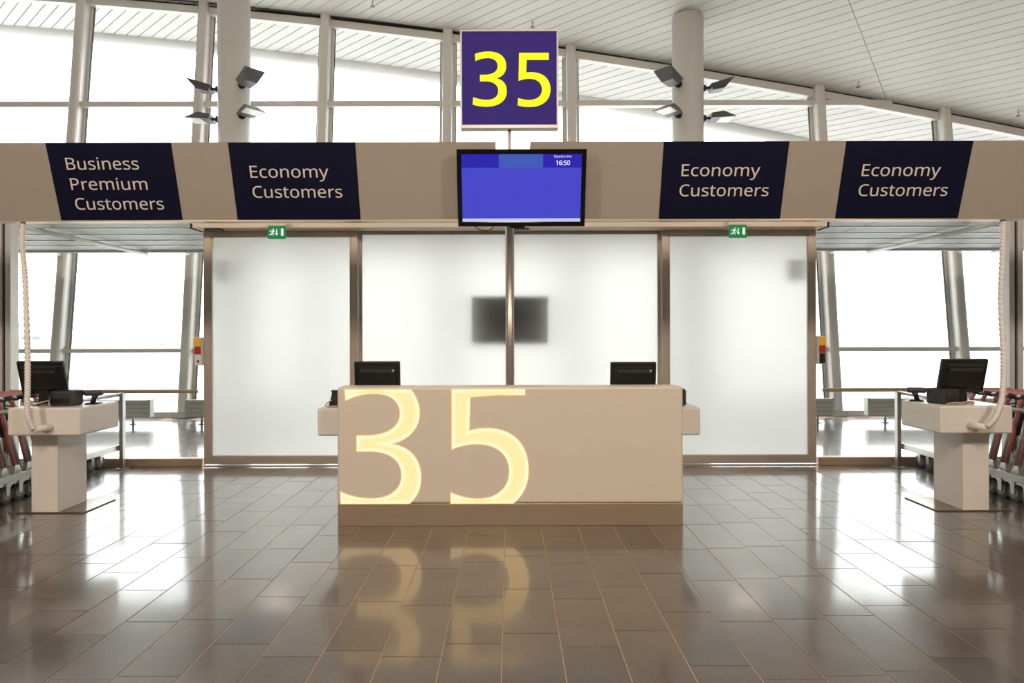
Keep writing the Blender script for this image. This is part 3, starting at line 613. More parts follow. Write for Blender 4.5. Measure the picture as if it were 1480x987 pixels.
# ---- leaning curtain wall between hall and apron
wall = tag(empty('wall_back'), kind='structure')
bays = [-1.2715 + 2.543 * k for k in range(-5, 7)]
LEAN = Vector((0, 0.107, 1.0))
def on_wall(x, z, off=0.0):
    return (x, wall_y(z) + off, z)
for x in bays:
    zt = wall_top(x) + 0.02
    ring = []
    # rounded inner tube section with an outer flange
    prof = [(-0.10, 0.06), (-0.10, -0.10), (-0.085, -0.135), (-0.05, -0.155), (0.05, -0.155), (0.085, -0.135), (0.10, -0.10), (0.10, 0.06)]
    a = [(x + u, wall_y(0) + v, 0.0) for u, v in prof]
    b = [(x + u, wall_y(zt) + v, roof_z(s_of(x + u, wall_y(zt) + v)) + 0.01) for u, v in prof]
    m0 = MB().prism(a, b).build('mullion', M['mullion'], wall)
    a = [(x + u, wall_y(0) + v, 0.0) for u, v in ((-0.16, 0.062), (-0.16, 0.10), (0.16, 0.10), (0.16, 0.062))]
    b = [(x + u, wall_y(zt) + v, roof_z(s_of(x + u, wall_y(zt))) + 0.0) for u, v in ((-0.16, 0.062), (-0.16, 0.10), (0.16, 0.10), (0.16, 0.062))]
    MB().prism(a, b).build('flange', M['mullion'], m0)
    MB().box((x, wall_y(0.06) - 0.03, 0.06), (0.30, 0.34, 0.12), 0.01).build('foot', M['silver'], m0)
    mg = MB()
    for sx in (-0.165, 0.165):
        mg.prism([(x + sx - 0.006, wall_y(0) + 0.06, 0.1), (x + sx + 0.006, wall_y(0) + 0.06, 0.1), (x + sx + 0.006, wall_y(0) + 0.1, 0.1), (x + sx - 0.006, wall_y(0) + 0.1, 0.1)],
                 [(x + sx - 0.006, wall_y(zt) + 0.06, zt - 0.1), (x + sx + 0.006, wall_y(zt) + 0.06, zt - 0.1), (x + sx + 0.006, wall_y(zt) + 0.1, zt - 0.1), (x + sx - 0.006, wall_y(zt) + 0.1, zt - 0.1)])
    mg.build('gasket', M['gasket'], m0)
def wall_slab(xa, xb, za, zb, ta, tb, oa, ob):
    """a slab lying in the leaning wall; lower z za..zb at its left end, upper z ta..tb; depth offsets oa..ob"""
    def q(x, z, o): return (x, wall_y(z) + o, z)
    return MB().prism([q(xa, za, oa), q(xa, ta, oa), q(xa, ta, ob), q(xa, za, ob)], [q(xb, zb, oa), q(xb, tb, oa), q(xb, tb, ob), q(xb, zb, ob)])
for a, b in zip(bays, bays[1:]):
    xa, xb = a + 0.10, b - 0.10
    wa, wb = wall_top(xa), wall_top(xb)
    wall_slab(xa, xb, 0.0, 0.0, 0.10, 0.10, -0.05, 0.09).build('sill_rail', M['mullion'], wall)
    wall_slab(xa, xb, 1.255, 1.255, 1.335, 1.335, -0.06, 0.09).build('transom', M['mullion'], wall)
    if min(wa, wb) > 6.50 or (wa > 6.6):
        xe = xb if wb > 6.45 else 7.85
        wall_slab(xa, xe, 6.285, 6.285, 6.40, 6.40, -0.06, 0.09).build('transom', M['mullion'], wall)
    wall_slab(xa, xb, wa - 0.21, wb - 0.21, wa - 0.05, wb - 0.05, -0.05, 0.09).build('head_rail', M['mullion'], wall)
    wall_slab(xa, xb, wa - 0.05, wb - 0.05, wa + 0.03, wb + 0.03, 0.0, 0.09).build('head_gap', M['gasket'], wall)
    ga, gb = xa - 0.02, xb + 0.02
    wall_slab(ga, gb, 0.1, 0.1, 1.255, 1.255, 0.068, 0.080).build('glass_pane', M['glass'], wall)
    if min(wa, wb) > 6.7:
        wall_slab(ga, gb, 1.335, 1.335, 6.285, 6.285, 0.068, 0.080).build('glass_pane', M['glass'], wall)
        wall_slab(ga, gb, 6.40, 6.40, wa - 0.2, wb - 0.2, 0.068, 0.080).build('glass_pane', M['glass'], wall)
    else:
        wall_slab(ga, gb, 1.335, 1.335, wa - 0.2, wb - 0.2, 0.068, 0.080).build('glass_pane', M['glass'], wall)

# ---- round roof columns
def round_column(x, y=12.0, r=0.285):
    zt = roof_z(s_of(x, y)) + 0.02
    MB().tube([(x, y, 0), (x, y, zt)], r, 48).build('column', M['column'], kind='structure')
round_column(-5.12)
round_column(3.32)

# ---- low mesh canopy over the passage behind the doors
can = tag(empty('ceiling_canopy'), kind='structure')
for j in range(5):
    ya = 8.28 + 0.56 * j
    for i in range(-4, 4):
        xa = 2.4 * i
        MB().span((xa + 0.01, ya, 3.06), (xa + 2.39, ya + 0.50, 3.085)).build('mesh_panel', M['canopy'], can)
    MB().span((-9.6, ya + 0.51, 3.05), (9.6, ya + 0.55, 3.10)).build('carrier_bar', M['white_tube'], can)
MB().span((-9.6, 11.06, 3.02), (9.6, 11.14, 3.12)).build('edge_beam', M['mullion'], can)
for x in (-6.24, 6.15, 8.3, -8.5):
    MB().cyl((x, 8.1, 2.99), (x, 11.1, 2.99), 0.03, 12).build('tie_tube', M['white_tube'], can)
for x in (-6.36, 6.36, -8.9, 8.9, -3.81, 3.81):
    MB().cyl((x, 11.1, 3.07), (x, wall_y(3.2) - 0.15, 3.2), 0.02, 10).build('hanger_rod', M['white_tube'], can)

# ---- frosted entrance: two sliding leaves outside, two fixed panes between
def leaf(name, xa, xb, za, zb, y, fw, pane_m, top=None, bot=None, depth=0.06):
    root = tag(empty(name), kind='structure')
    top = top or fw; bot = bot or fw
    for a in (xa, xb - fw):
        MB().span((a, y - depth / 2, za), (a + fw, y + depth / 2, zb), 0.006).build('stile', M['door_frame'], root)
    MB().span((xa + fw, y - depth / 2, zb - top), (xb - fw, y + depth / 2, zb), 0.006).build('rail', M['door_frame'], root)
    MB().span((xa + fw, y - depth / 2, za), (xb - fw, y + depth / 2, za + bot), 0.006).build('rail', M['door_frame'], root)
    # slim inner bead
    b = MB()
    for a in (xa + fw, xb - fw - 0.014):
        b.span((a, y - 0.022, za + bot), (a + 0.014, y + 0.022, zb - top))
    b.span((xa + fw, y - 0.022, zb - top - 0.014), (xb - fw, y + 0.022, zb - top))
    b.build('bead', M['door_frame'], root)
    MB().span((xa + fw - 0.01, y - 0.006, za + bot - 0.01), (xb - fw + 0.01, y + 0.006, zb - top + 0.01)).build('frosted_pane' if pane_m is M['frost'] else 'glass_pane', pane_m, root)
    return root
d1 = leaf('door_1', -3.72, -1.85, 0.026, 2.872, 7.86, 0.082, M['frost'], 0.075, 0.105)
MB().box((-3.635, 7.852, 2.725), (0.058, 0.003, 0.13)).build('tape', M['tape'], d1)
d2 = leaf('door_2', 1.85, 3.72, 0.026, 2.872, 7.86, 0.082, M['frost'], 0.075, 0.105)
leaf('window_1', -1.87, -0.005, 0.02, 2.872, 7.96, 0.034, M['frost'], 0.03, 0.10)
leaf('window_2', 0.005, 1.87, 0.02, 2.872, 7.96, 0.034, M['frost'], 0.03, 0.10)
# floor track under the leaves and running rail above them
MB().span((-3.72, 7.84, 0.0), (3.72, 7.88, 0.012)).build('trim_1', M['steel'], kind='structure')
MB().span((-3.73, 7.76, 2.872), (3.73, 8.02, 2.935)).build('trim_2', M['mullion'], kind='structure')
cover = MB().span((-3.745, 7.60, 2.858), (3.745, 7.86, 3.14), 0.008).build('trim_3', M['door_cover'], kind='structure')
for sx in (-1, 1):
    MB().span((sx * 3.747, 7.595, 2.85), (sx * 3.765, 7.865, 3.145)).build('end_cap', M['gasket'], cover)
for xa, n in ((-3.62, 0), (0.03, 1)):
    MB().span((xa, 7.64, 2.832), (xa + 0.2, 7.72, 2.858), 0.005).build('motion_sensor', M['black'], cover)

# ---- clear glazing either side of the entrance
def side_glazing(name, sg):
    root = tag(empty(name), kind='structure')
    def sp(xa, xb): return (min(sg * xa, sg * xb), max(sg * xa, sg * xb))
    for xa, xb in ((3.74, 6.05), (6.21, 8.6)):
        a, b = sp(xa, xb)
        MB().span((a, 7.86, 0.09), (b, 7.875, 3.03)).build('glass_pane', M['glass'], root)
        MB().span((a, 7.82, 0.0), (b, 7.92, 0.10), 0.006).build('sill_rail', M['plinth'], root)
        MB().span((a, 7.84, 3.03), (b, 7.90, 3.10)).build('head_rail', M['mullion'], root)
    for xa, xb in ((6.045, 6.11), (6.15, 6.215), (8.6, 8.7)):
        a, b = sp(xa, xb)
        MB().span((a, 7.80, 0), (b, 7.94, 3.4), 0.006).build('post', M['mullion'], root)
    a, b = sp(6.11, 6.15)
    MB().span((a, 7.83, 0), (b, 7.91, 3.4)).build('gasket', M['gasket'], root)
    a, b = sp(3.77, 6.04)
    MB().span((a, 7.77, 0.895), (b, 7.80, 0.94), 0.008).build('handrail', M['rail_wood'], root)
    for xx in (3.85, 6.0):
        a, b = sp(xx, xx + 0.03)
        MB().span((a, 7.79, 0.90), (b, 7.87, 0.93)).build('rail_bracket', M['steel'], root)
    return root
side_glazing('window_3', -1)
side_glazing('window_4', 1)

# ---- apron outside
MB().span((-500, 13.4, -4.6), (500, 900, -4.4)).build('ground', M['apron'], kind='structure')

# ================================================================== THE THINGS
# ---- check-in counter with the lit gate number
ct = thing('check_in_counter', 'long cream check-in counter with large glowing number 35 on its front', 'counter', (0, 5.37, 0))
def W(mb, name, m_, parent, **k):
    """build with world coordinates under a parent that sits at parent.location"""
    o = mb.build(name, m_, parent, **k)
    p = parent; off = Vector((0, 0, 0))
    while p is not None:
        off += p.location; p = p.parent
    o.location = -off
    return o
W(MB().span((-1.442, 5.37, 0.186), (1.442, 5.50, 1.158), 0.022, seg=3), 'front_panel', M['counter'], ct)
W(MB().span((-1.43, 5.49, 1.120), (1.43, 5.59, 1.1575), 0.006), 'ledge', M['counter'], ct)
W(MB().span((-1.438, 5.372, 0.0), (1.438, 5.50, 0.1855), 0.003), 'plinth', M['plinth'], ct)
fx = lambda X: (480 + X / 4.933 - 737) / 173.55
fy = lambda Y: 1.59 - (550 + Y / 4.933 - 484) / 173.55
def put(o):
    p = o.parent; off = Vector((0, 0, 0))
    while p is not None:
        off += p.location; p = p.parent
    o.location = -off
    return o
FM = lambda y: frame_mx((0, y, 0), (1, 0, 0), (0, 0, 1))
for tr, nm in ((DESK_3, 'three'), (DESK_5, 'five')):  # nested flat layers imitate the uneven glow across each digit
    sp = path_bez(tr[0], tr[1], fx, fy)
    rim = put(curve_mesh(bez_curve([sp], 0.0010, 0.0, 16), 'lit_digit', M['glow_rim'], FM(5.3692), ct, 'outermost amber step of the glow falloff coloured into the number'))
    body = put(curve_mesh(bez_curve([sp], 0.0010, -0.0065, 16), 'glow_step', M['glow_band'], FM(5.3684), rim))
    full = sum(f.area for f in rim.data.polygons)
    for nm2, m2, inset, yy, share in (('glow_step', M['glow_inner'], 0.019, 5.3677, 0.62), ('glow_core', M['glow_core'], 0.036, 5.3670, 0.36)):
        # an inset outline can fail to fill: try insets next to it until its area is plausible
        for dd in (0, 0.001, -0.001, 0.002, -0.002, 0.003, -0.003, 0.004, -0.004):
            o = put(curve_mesh(bez_curve([sp], 0.0008, -(inset + dd), 16), nm2, m2, FM(yy), rim))
            a = sum(f.area for f in o.data.polygons) / full
            if share - 0.2 < a < share + 0.22: break
            if dd != -0.004: bpy.data.objects.remove(o)
        print(nm, nm2, dd, round(a, 2))

# ---- the two staff desks behind the counter
def staff_desk(label, xa, xb):
    xc = (xa + xb) / 2
    t = thing('staff_desk', label, 'desk', (xc, 5.86, 0))
    W(MB().span((xa, 5.56, 0.72), (xb, 6.16, 0.962), 0.02, seg=3), 'desktop', M['kiosk'], t)
    W(MB().span((xc - 0.14, 5.72, 0.01), (xc + 0.14, 6.1, 0.72), 0.008), 'pedestal', M['kiosk'], t)
    W(MB().span((xc - 0.3, 5.72, 0.0), (xc + 0.3, 6.14, 0.011), 0.003), 'base_plate', M['plate'], t)
staff_desk('white desk block behind the counter, sticking out past its left end', -1.665, -0.25)
staff_desk('white desk block behind the counter, sticking out past its right end', 0.25, 1.645)

# ---- monitors seen from behind
def monitor(label, loc, rz, tilt, w=0.41, h=0.30, zlift=0.10, emblem=True, group=None):
    t = thing('computer_monitor', label, 'monitor', loc, rz, group)
    R = Matrix.Translation((0, 0, zlift)) @ Matrix.Rotation(math.radians(tilt), 4, 'X')
    MB().span((-w / 2, -0.018, 0), (w / 2, 0.018, h), 0.008, M=R).build('casing', M['black'], t)
    bk = MB()
    bw, b0, b1 = w * 0.40, h * 0.16, h * 0.86
    a = [(-bw - 0.01, -0.017, b0 - 0.01), (bw + 0.01, -0.017, b0 - 0.01), (bw + 0.01, -0.017, b1 + 0.01), (-bw - 0.01, -0.017, b1 + 0.01)]
    b = [(-bw + 0.012, -0.05, b0 + 0.012), (bw - 0.012, -0.05, b0 + 0.012), (bw - 0.012, -0.05, b1 - 0.012), (-bw + 0.012, -0.05, b1 - 0.012)]
    bk.prism([tuple(R @ Vector(p)) for p in a], [tuple(R @ Vector(p)) for p in b])
    cover_ = bk.build('back_cover', M['black'], t)
    MB().span((-bw + 0.02, -0.056, b1 - 0.055), (bw - 0.02, -0.048, b1 - 0.03), 0.003, M=R).build('vent_strip', M['dark'], cover_)
    if emblem:
        MB().cyl(R @ Vector((w * 0.365, -0.060, h * 0.74)), R @ Vector((w * 0.365, -0.045, h * 0.74)), 0.012, 16).build('badge', M['silver'], cover_)
    MB().span((-w / 2 + 0.015, 0.0175, 0.018), (w / 2 - 0.015, 0.020, h - 0.015), M=R).build('screen', M['black_gloss'], t)
    MB().prism([(-0.05, -0.035, 0.015), (0.05, -0.035, 0.015), (0.05, 0.015, 0.015), (-0.05, 0.015, 0.015)],
               [(-0.035, -0.045, zlift + 0.09), (0.035, -0.045, zlift + 0.09), (0.035, -0.012, zlift + 0.09), (-0.035, -0.012, zlift + 0.09)]).build('neck', M['black'], t)
    ring = [(0.125 * math.cos(q), 0.085 * math.sin(q)) for q in [2 * PI * i / 28 for i in range(28)]]
    MB().prism([(x, y, 0) for x, y in ring], [(x * 0.94, y * 0.94, 0.016) for x, y in ring]).build('base', M['black'], t)
    return t
monitor('black monitor seen from behind above the left half of the counter', (-1.215, 5.93, 0.963), 0.03, 7, 0.415, 0.29)
monitor('black monitor seen from behind above the right half of the counter', (1.128, 5.93, 0.963), -0.03, 7, 0.415, 0.28)
monitor('black monitor seen from behind on the left white kiosk', (-4.20, 5.84, 0.966), 0.05, 15, 0.40, 0.31, emblem=False)
monitor('black monitor seen from behind on the right white kiosk', (4.08, 5.86, 0.966), -0.05, 15, 0.40, 0.31, emblem=False)

# ---- small devices at the ends of the counter
t = thing('desk_phone', 'brown-black desk phone peeking out at the left end of the counter', 'phone', (-1.53, 5.72, 0.963))
MB().prism([(-0.06, -0.07, 0), (0.09, -0.07, 0), (0.09, 0.07, 0), (-0.06, 0.07, 0)], [(-0.035, -0.05, 0.125), (0.08, -0.05, 0.125), (0.08, 0.05, 0.10), (-0.035, 0.05, 0.10)]).build('body', M['black'], t)
MB().span((-0.045, -0.05, 0.122), (0.07, -0.015, 0.145), 0.008).build('handset', M['black'], t)
MB().tube([(-0.03, -0.075, 0.06), (-0.075, -0.09, 0.03), (-0.085, -0.09, 0.012), (-0.05, -0.10, 0.008), (0.02, -0.10, 0.008), (0.06, -0.085, 0.008)], 0.006, 8).build('cord', M['cable'], t)
t = thing('card_reader', 'dark grey rounded device peeking out at the right end of the counter', 'card reader', (1.50, 5.72, 0.963))
MB().span((-0.09, -0.07, 0), (0.048, 0.06, 0.15), 0.022, seg=4).build('body', M['dark'], t)
MB().span((-0.08, 0.0605, 0.03), (0.02, 0.064, 0.11)).build('keypad', M['black'], t)

# ---- two freestanding kiosks either side
def kiosk(sg, side):
    t = thing('service_kiosk', 'white %s kiosk: block top on a pedestal over a thin brown floor plate' % side, 'kiosk', (sg * 4.07, 5.9, 0), group='white service kiosks')
    def sp(a, b, z0, y0, y1, z1): return (min(sg * a, sg * b), y0, z0), (max(sg * a, sg * b), y1, z1)
    a, b = sp(3.735, 4.37, 0.722, 5.60, 6.16, 0.965)
    W(MB().span(a, b, 0.018, seg=3), 'desktop', M['kiosk'], t)
    a, b = sp(4.058, 4.292, 0.010, 5.78, 6.18, 0.723)
    W(MB().span(a, b, 0.003), 'pedestal', M['kiosk'], t)
    a, b = sp(3.82, 4.50, 0.0, 5.775, 6.25, 0.011)
    W(MB().span(a, b, 0.002), 'base_plate', M['plate'], t)
    p = W(MB().cyl((sg * 3.985, 5.61, 0.795), (sg * 4.055, 5.475, 0.795), 0.030, 20), 'cable_socket', M['hose'], t)
    return t
kiosk(-1, 'left-hand')
kiosk(1, 'right-hand')

def smooth_path(P, n):
    P = [Vector(p) for p in P]
    P = [2 * P[0] - P[1]] + P + [2 * P[-1] - P[-2]]
    out = []
    m_ = len(P) - 3
    for i in range(n + 1):
        u = i / n * m_
        k = min(int(u), m_ - 1); u -= k
        a, b, c, d = P[k:k + 4]
        out.append(0.5 * ((2 * b) + (c - a) * u + (2 * a - 5 * b + 4 * c - d) * u * u + (3 * b - a - 3 * c + d) * u ** 3))
    return out
def hose(name, label, P):
    pts = smooth_path(P, 280)
    o = MB().tube(pts, [0.0250 if i % 4 < 2 else 0.0195 for i in range(len(pts))], 10).build(name, M['hose'])
    tag(o, label, 'hose', 'ribbed kiosk hoses')
hose('cable_hose', 'white ribbed cable hose hanging from the header to the left kiosk',
     [(-4.41, 5.85, 2.68), (-4.405, 5.83, 2.40), (-4.345, 5.78, 2.11), (-4.19, 5.60, 1.49), (-4.115, 5.50, 1.14), (-4.09, 5.465, 0.93), (-4.045, 5.47, 0.80)])
hose('cable_hose', 'white ribbed cable hose hanging from the header to the right kiosk',
     [(4.475, 5.85, 2.68), (4.45, 5.82, 2.40), (4.40, 5.78, 1.90), (4.33, 5.66, 1.38), (4.22, 5.53, 1.06), (4.12, 5.47, 0.89), (4.045, 5.47, 0.80)])

# ---- printers, scanners, cables and a leaflet holder on the kiosks
def printer(label, loc, rz):
    t = thing('ticket_printer', label, 'printer', loc, rz, 'kiosk ticket printers')
    MB().span((-0.10, -0.07, 0), (0.10, 0.10, 0.135), 0.016, seg=3).build('body', M['dark'], t)
    MB().span((-0.085, -0.0715, 0.02), (0.085, -0.068, 0.07), 0.002).build('front_flap', M['black'], t)
    MB().span((-0.07, -0.02, 0.134), (0.07, 0.06, 0.139), 0.002).build('lid', M['black'], t)
printer('dark boxy ticket printer on the left kiosk, right of the monitor', (-3.985, 5.78, 0.966), 0.0)
printer('dark boxy ticket printer on the right kiosk, left of the monitor', (3.905, 5.80, 0.966), 0.35)
def scanner(label, loc, rz):
    t = thing('barcode_scanner', label, 'scanner', loc, rz, 'kiosk scanners')
    MB().prism([(-0.06, -0.05, 0), (0.07, -0.05, 0), (0.07, 0.05, 0), (-0.06, 0.05, 0)], [(-0.04, -0.03, 0.014), (0.05, -0.03, 0.014), (0.05, 0.03, 0.014), (-0.04, 0.03, 0.014)]).build('base', M['black'], t)
    MB().tube([(0, 0, 0.01), (0.01, 0, 0.05), (0.02, 0, 0.085)], [0.022, 0.02, 0.03], 12).build('handle', M['black'], t)
    MB().span((-0.075, -0.035, 0.075), (0.085, 0.035, 0.125), 0.02, seg=3).build('head', M['dark'], t)
scanner('small black scanner on a stand at the right edge of the left kiosk', (-3.83, 5.92, 0.966), 0.2)
scanner('small black scanner on a stand at the left edge of the right kiosk', (3.80, 6.02, 0.966), 2.6)
for label, P in (('loose black and beige cables under the left kiosk monitor', [(-4.28, 5.72, 0.975), (-4.2, 5.68, 0.985), (-4.12, 5.75, 1.01), (-4.07, 5.72, 0.975), (-4.0, 5.9, 0.973)]),
                 ('loose beige cables between the right kiosk monitor and its printer', [(3.86, 5.70, 0.974), (3.93, 5.68, 0.985), (4.0, 5.72, 0.974), (4.06, 5.70, 0.995), (4.12, 5.74, 0.974), (3.99, 5.84, 0.974), (4.08, 5.68, 0.974)])):
    o = MB().tube(smooth_path(P, 40), 0.006, 8).build('cable_tangle', M['cable'])
    tag(o, label, 'cable')
t = thing('leaflet_holder', 'clear acrylic sheet standing on the left kiosk beside the scanner', 'holder', (-3.84, 6.10, 0.965))
MB().span((-0.095, -0.002, 0.004), (0.095, 0.002, 0.19)).build('sheet', M['acrylic'], t)
MB().span((-0.095, -0.02, 0), (0.095, 0.02, 0.004)).build('foot', M['acrylic'], t)

# ---- header band of two halves, tilted forward
def header(label, xa, xb):
    prof = [(5.60, 3.268), (5.80, 2.63), (5.90, 2.63), (5.90, 3.268)]
    o = MB().prism([(xa, y, z) for y, z in prof], [(xb, y, z) for y, z in prof]).build('header_panel', M['fascia'])
    tag(o, label, 'sign header', 'overhead header band')
    # a slim return along the lower edge
    MB().span((xa, 5.80, 2.618), (xb, 5.905, 2.631)).build('lower_trim', M['plinth'], o)
    xe = -7.3 if xa < -1 else 7.2
    MB().span((xe, 5.83, 0.0), (xe + 0.1, 5.89, 2.62)).build('support_post', M['mullion'], o)
header('long taupe overhead header panel on the left of the screen', -7.6, -0.12)
header('long taupe overhead header panel on the right of the screen', 0.18, 7.6)
UP = Vector((0, -0.2, 0.638)).normalized()
NRM = Vector((0, -0.954, -0.30)).normalized()
HT = 0.6686
def on_header(x, v, lift): return Vector((x, 5.80, 2.63)) + UP * (HT * v) + NRM * lift
def queue_sign(label, xa, xb, lines):
    c = on_header((xa + xb) / 2, 0, 0)
    t = thing('queue_sign', label, 'sign', c, 0, 'navy queue signs on the header')
    q = [on_header(xa, 0.002, 0.001), on_header(xb, 0.002, 0.001), on_header(xb, 0.998, 0.001), on_header(xa, 0.998, 0.001)]
    q2 = [p + NRM * 0.003 for p in q]
    o = MB().prism([tuple(p) for p in q], [tuple(p) for p in q2]).build('sign_panel', M['navy'], t)
    put(o)
    for txt, x, v, wd in lines:
        cu = bez_curve(text_splines(txt, 0.1415, wd), 0.0006, 0.0, 4)
        l = curve_mesh(cu, 'lettering', M['letter'], frame_mx(on_header(x, v, 0.0062), (1, 0, 0), UP), t, 'pale words %s' % txt)
        put(l)
queue_sign('navy sign reading Business Premium Customers, leftmost on the header', -4.03, -2.94, [('Business', -3.885, 0.66, 0.635), ('Premium', -3.88, 0.40, 0.676), ('Customers', -3.874, 0.142, 0.787)])
queue_sign('navy Economy Customers sign just right of the Business Premium sign', -2.445, -1.34, [('Economy', -2.283, 0.553, 0.69), ('Customers', -2.28, 0.293, 0.794)])
queue_sign('navy Economy Customers sign next to the screen on its right', 1.34, 2.43, [('Economy', 1.513, 0.56, 0.69), ('Customers', 1.508, 0.30, 0.79)])
queue_sign('navy Economy Customers sign, the rightmost on the header', 2.926, 4.028, [('Economy', 3.10, 0.556, 0.69), ('Customers', 3.097, 0.298, 0.79)])

# ---- pole, number sign and flight screen
t = thing('sign_pole', 'polished steel pole rising behind the counter to carry the gate number', 'pole', (0, 6.02, 0))
MB().cyl((0, 0, 0.0), (0, 0, 2.95), 0.039, 28).build('lower_tube', M['pole'], t)
MB().cyl((0, 0, 2.9), (0, 0, 3.505), 0.016, 18).build('upper_tube', M['mullion'], t)
MB().tube([(0, 0, 0), (0, 0, 0.012)], 0.12, 28).build('floor_flange', M['steel'], t)
MB().span((-0.5, -0.116, 2.86), (0.56, -0.04, 2.92), 0.004).build('cross_arm', M['steel'], t)

t = thing('number_sign', 'square purple illuminated sign with yellow number 35 above the screen', 'sign', (0, 6.0, 3.50))
gx = lambda X: (660 + X / 6.368 - 737) * 5.95 / 932
gz = lambda Y: 1.59 - (40 + Y / 6.368 - 484) * 5.95 / 932
put(MB().span((-0.452, 5.955, 3.498), (0.452, 6.05, 4.402), 0.004).build('cabinet', M['steel'], t))
put(MB().span((-0.437, 5.949, 3.528), (0.437, 5.956, 4.390)).build('face', M['purple'], t))
fr = MB()
fr.span((-0.453, 5.942, 3.496), (0.453, 5.956, 3.528), 0.002); fr.span((-0.453, 5.942, 4.388), (0.453, 5.956, 4.403), 0.002)
fr.span((-0.453, 5.942, 3.528), (-0.438, 5.956, 4.388), 0.002); fr.span((0.438, 5.942, 3.528), (0.453, 5.956, 4.388), 0.002)
put(fr.build('rim', M['mullion'], t))
for tr in (SIGN_3, SIGN_5):
    put(curve_mesh(bez_curve([path_bez(tr[0], tr[1], gx, gz)], 0.0008, 0.0, 14), 'digit', M['yellow_lit'], FM(5.9478), t, 'yellow digit %s' % ('three' if tr is SIGN_3 else 'five')))

tvw, tvh = 1.112, 0.655
t = thing('flight_screen', 'wide black-framed blue display showing 16:50 hanging over the counter', 'display', (0.103, 5.68, 2.545))
tu = Vector((0, -0.18, 0.63)).normalized()
TVM = frame_mx((0, 0, 0), (1, 0, 0), tu)      # local x right, y up the screen, z towards the viewer
MB().span((-tvw / 2, 0, -0.06), (tvw / 2, tvh, -0.002), 0.006, M=TVM).build('casing', M['black'], t)
bz = MB()
bz.span((-tvw / 2, 0, -0.004), (tvw / 2, 0.042, 0.008), 0.003, M=TVM); bz.span((-tvw / 2, tvh - 0.042, -0.004), (tvw / 2, tvh, 0.008), 0.003, M=TVM)
bz.span((-tvw / 2, 0.042, -0.004), (-tvw / 2 + 0.04, tvh - 0.042, 0.008), 0.003, M=TVM); bz.span((tvw / 2 - 0.04, 0.042, -0.004), (tvw / 2, tvh - 0.042, 0.008), 0.003, M=TVM)
bz.build('bezel', M['black_gloss'], t)
sw, s0, s1 = tvw / 2 - 0.04, 0.042, tvh - 0.042
scr = MB().span((-sw, s0, -0.003), (sw, s1, 0.0), M=TVM).build('screen', M['screen'], t)
band = s1 - 0.112
def strip(xa, xb, ya, yb, m_, nm, z=0.0006): return MB().span((xa, ya, z - 0.0004), (xb, yb, z), M=TVM).build(nm, m_, scr)
strip(-sw, -0.195, band, s1, M['screen_dark'], 'title_band')
strip(-0.195, 0.185, band, s1, M['screen_light'], 'title_band')
strip(0.185, sw, band, s1, M['screen_dark'], 'title_band')
strip(-sw, sw, s0, s0 + 0.028, M['screen_strip'], 'footer_strip')
for txt, sz, x, y, bold in (('16:50', 0.052, 0.297, s1 - 0.09, 0.0008), ('Departure time', 0.026, 0.28, s1 - 0.027, 0.0)):
    cu = bez_curve(text_splines(txt, sz, 0.118 if txt == '16:50' else 0.147), 0.0003, bold, 3)
    curve_mesh(cu, 'lettering', M['screen_text'], TVM @ Matrix.Translation((x, y, 0.0016)), scr, 'white words %s' % txt)
MB().span((-0.15, 0.2, -0.10), (0.10, 0.45, -0.06), M=TVM).build('mount_bracket', M['steel'], t)
MB().span((-0.09, -0.018, -0.04), (0.03, 0.0, -0.02), 0.002, M=TVM).build('receiver_bar', M['black'], t)
o = MB().tube(smooth_path([(-0.32, 5.70, 2.56), (-0.27, 5.71, 2.525), (-0.20, 5.71, 2.515), (-0.15, 5.70, 2.535), (-0.13, 5.69, 2.57)], 24), 0.004, 6).build('loose_cable', M['black'])
tag(o, 'thin black cable loop sagging below the left part of the blue display', 'cable')

# ---- exit signs
def exit_sign(label, x):
    t = thing('exit_sign', label, 'exit sign', (x, 7.45, 2.705), 0, 'green exit signs')
    MB().span((-0.10, -0.012, 0.0), (0.10, 0.012, 0.150), 0.003).build('sign_box', M['green'], t)
    MB().span((-0.11, -0.02, 0.148), (0.11, 0.15, 0.205), 0.004).build('bracket', M['door_cover'], t)
    MB().tube([(0.015, 0.0, 0.20), (0.02, 0.06, 0.235), (0.018, 0.15, 0.26)], 0.005, 8).build('cord', M['orange'], t)
    sy = MB()
    y = -0.0135
    def fl(P): sy.prism([(a, y, b) for a, b in P], [(a, y + 0.002, b) for a, b in P])
    fl([(0.052, 0.035), (0.080, 0.035), (0.080, 0.118), (0.052, 0.118)])                      # door
    fl([(-0.004, 0.06), (0.008, 0.06), (0.008, 0.11), (-0.004, 0.11)])                       # arrow
    fl([(-0.016, 0.062), (0.002, 0.035), (0.020, 0.062)])
    fl([(-0.040, 0.104), (-0.028, 0.104), (-0.028, 0.118), (-0.040, 0.118)])                  # head
    fl([(-0.056, 0.072), (-0.042, 0.066), (-0.030, 0.098), (-0.044, 0.102)])                  # trunk
    fl([(-0.044, 0.100), (-0.076, 0.092), (-0.080, 0.078), (-0.072, 0.078), (-0.068, 0.086), (-0.044, 0.090)])
    fl([(-0.034, 0.094), (-0.014, 0.078), (-0.018, 0.072), (-0.038, 0.084)])
    fl([(-0.050, 0.072), (-0.030, 0.060), (-0.034, 0.036), (-0.042, 0.036), (-0.040, 0.056), (-0.056, 0.064)])
    fl([(-0.056, 0.072), (-0.066, 0.052), (-0.086, 0.050), (-0.086, 0.042), (-0.060, 0.042), (-0.044, 0.066)])
    sy.build('pictogram', M['exit_white'], t, label='white running figure, arrow and doorway')
exit_sign('small green emergency exit sign over the left frosted door', -2.69)
exit_sign('small green emergency exit sign over the right frosted door', 2.634)

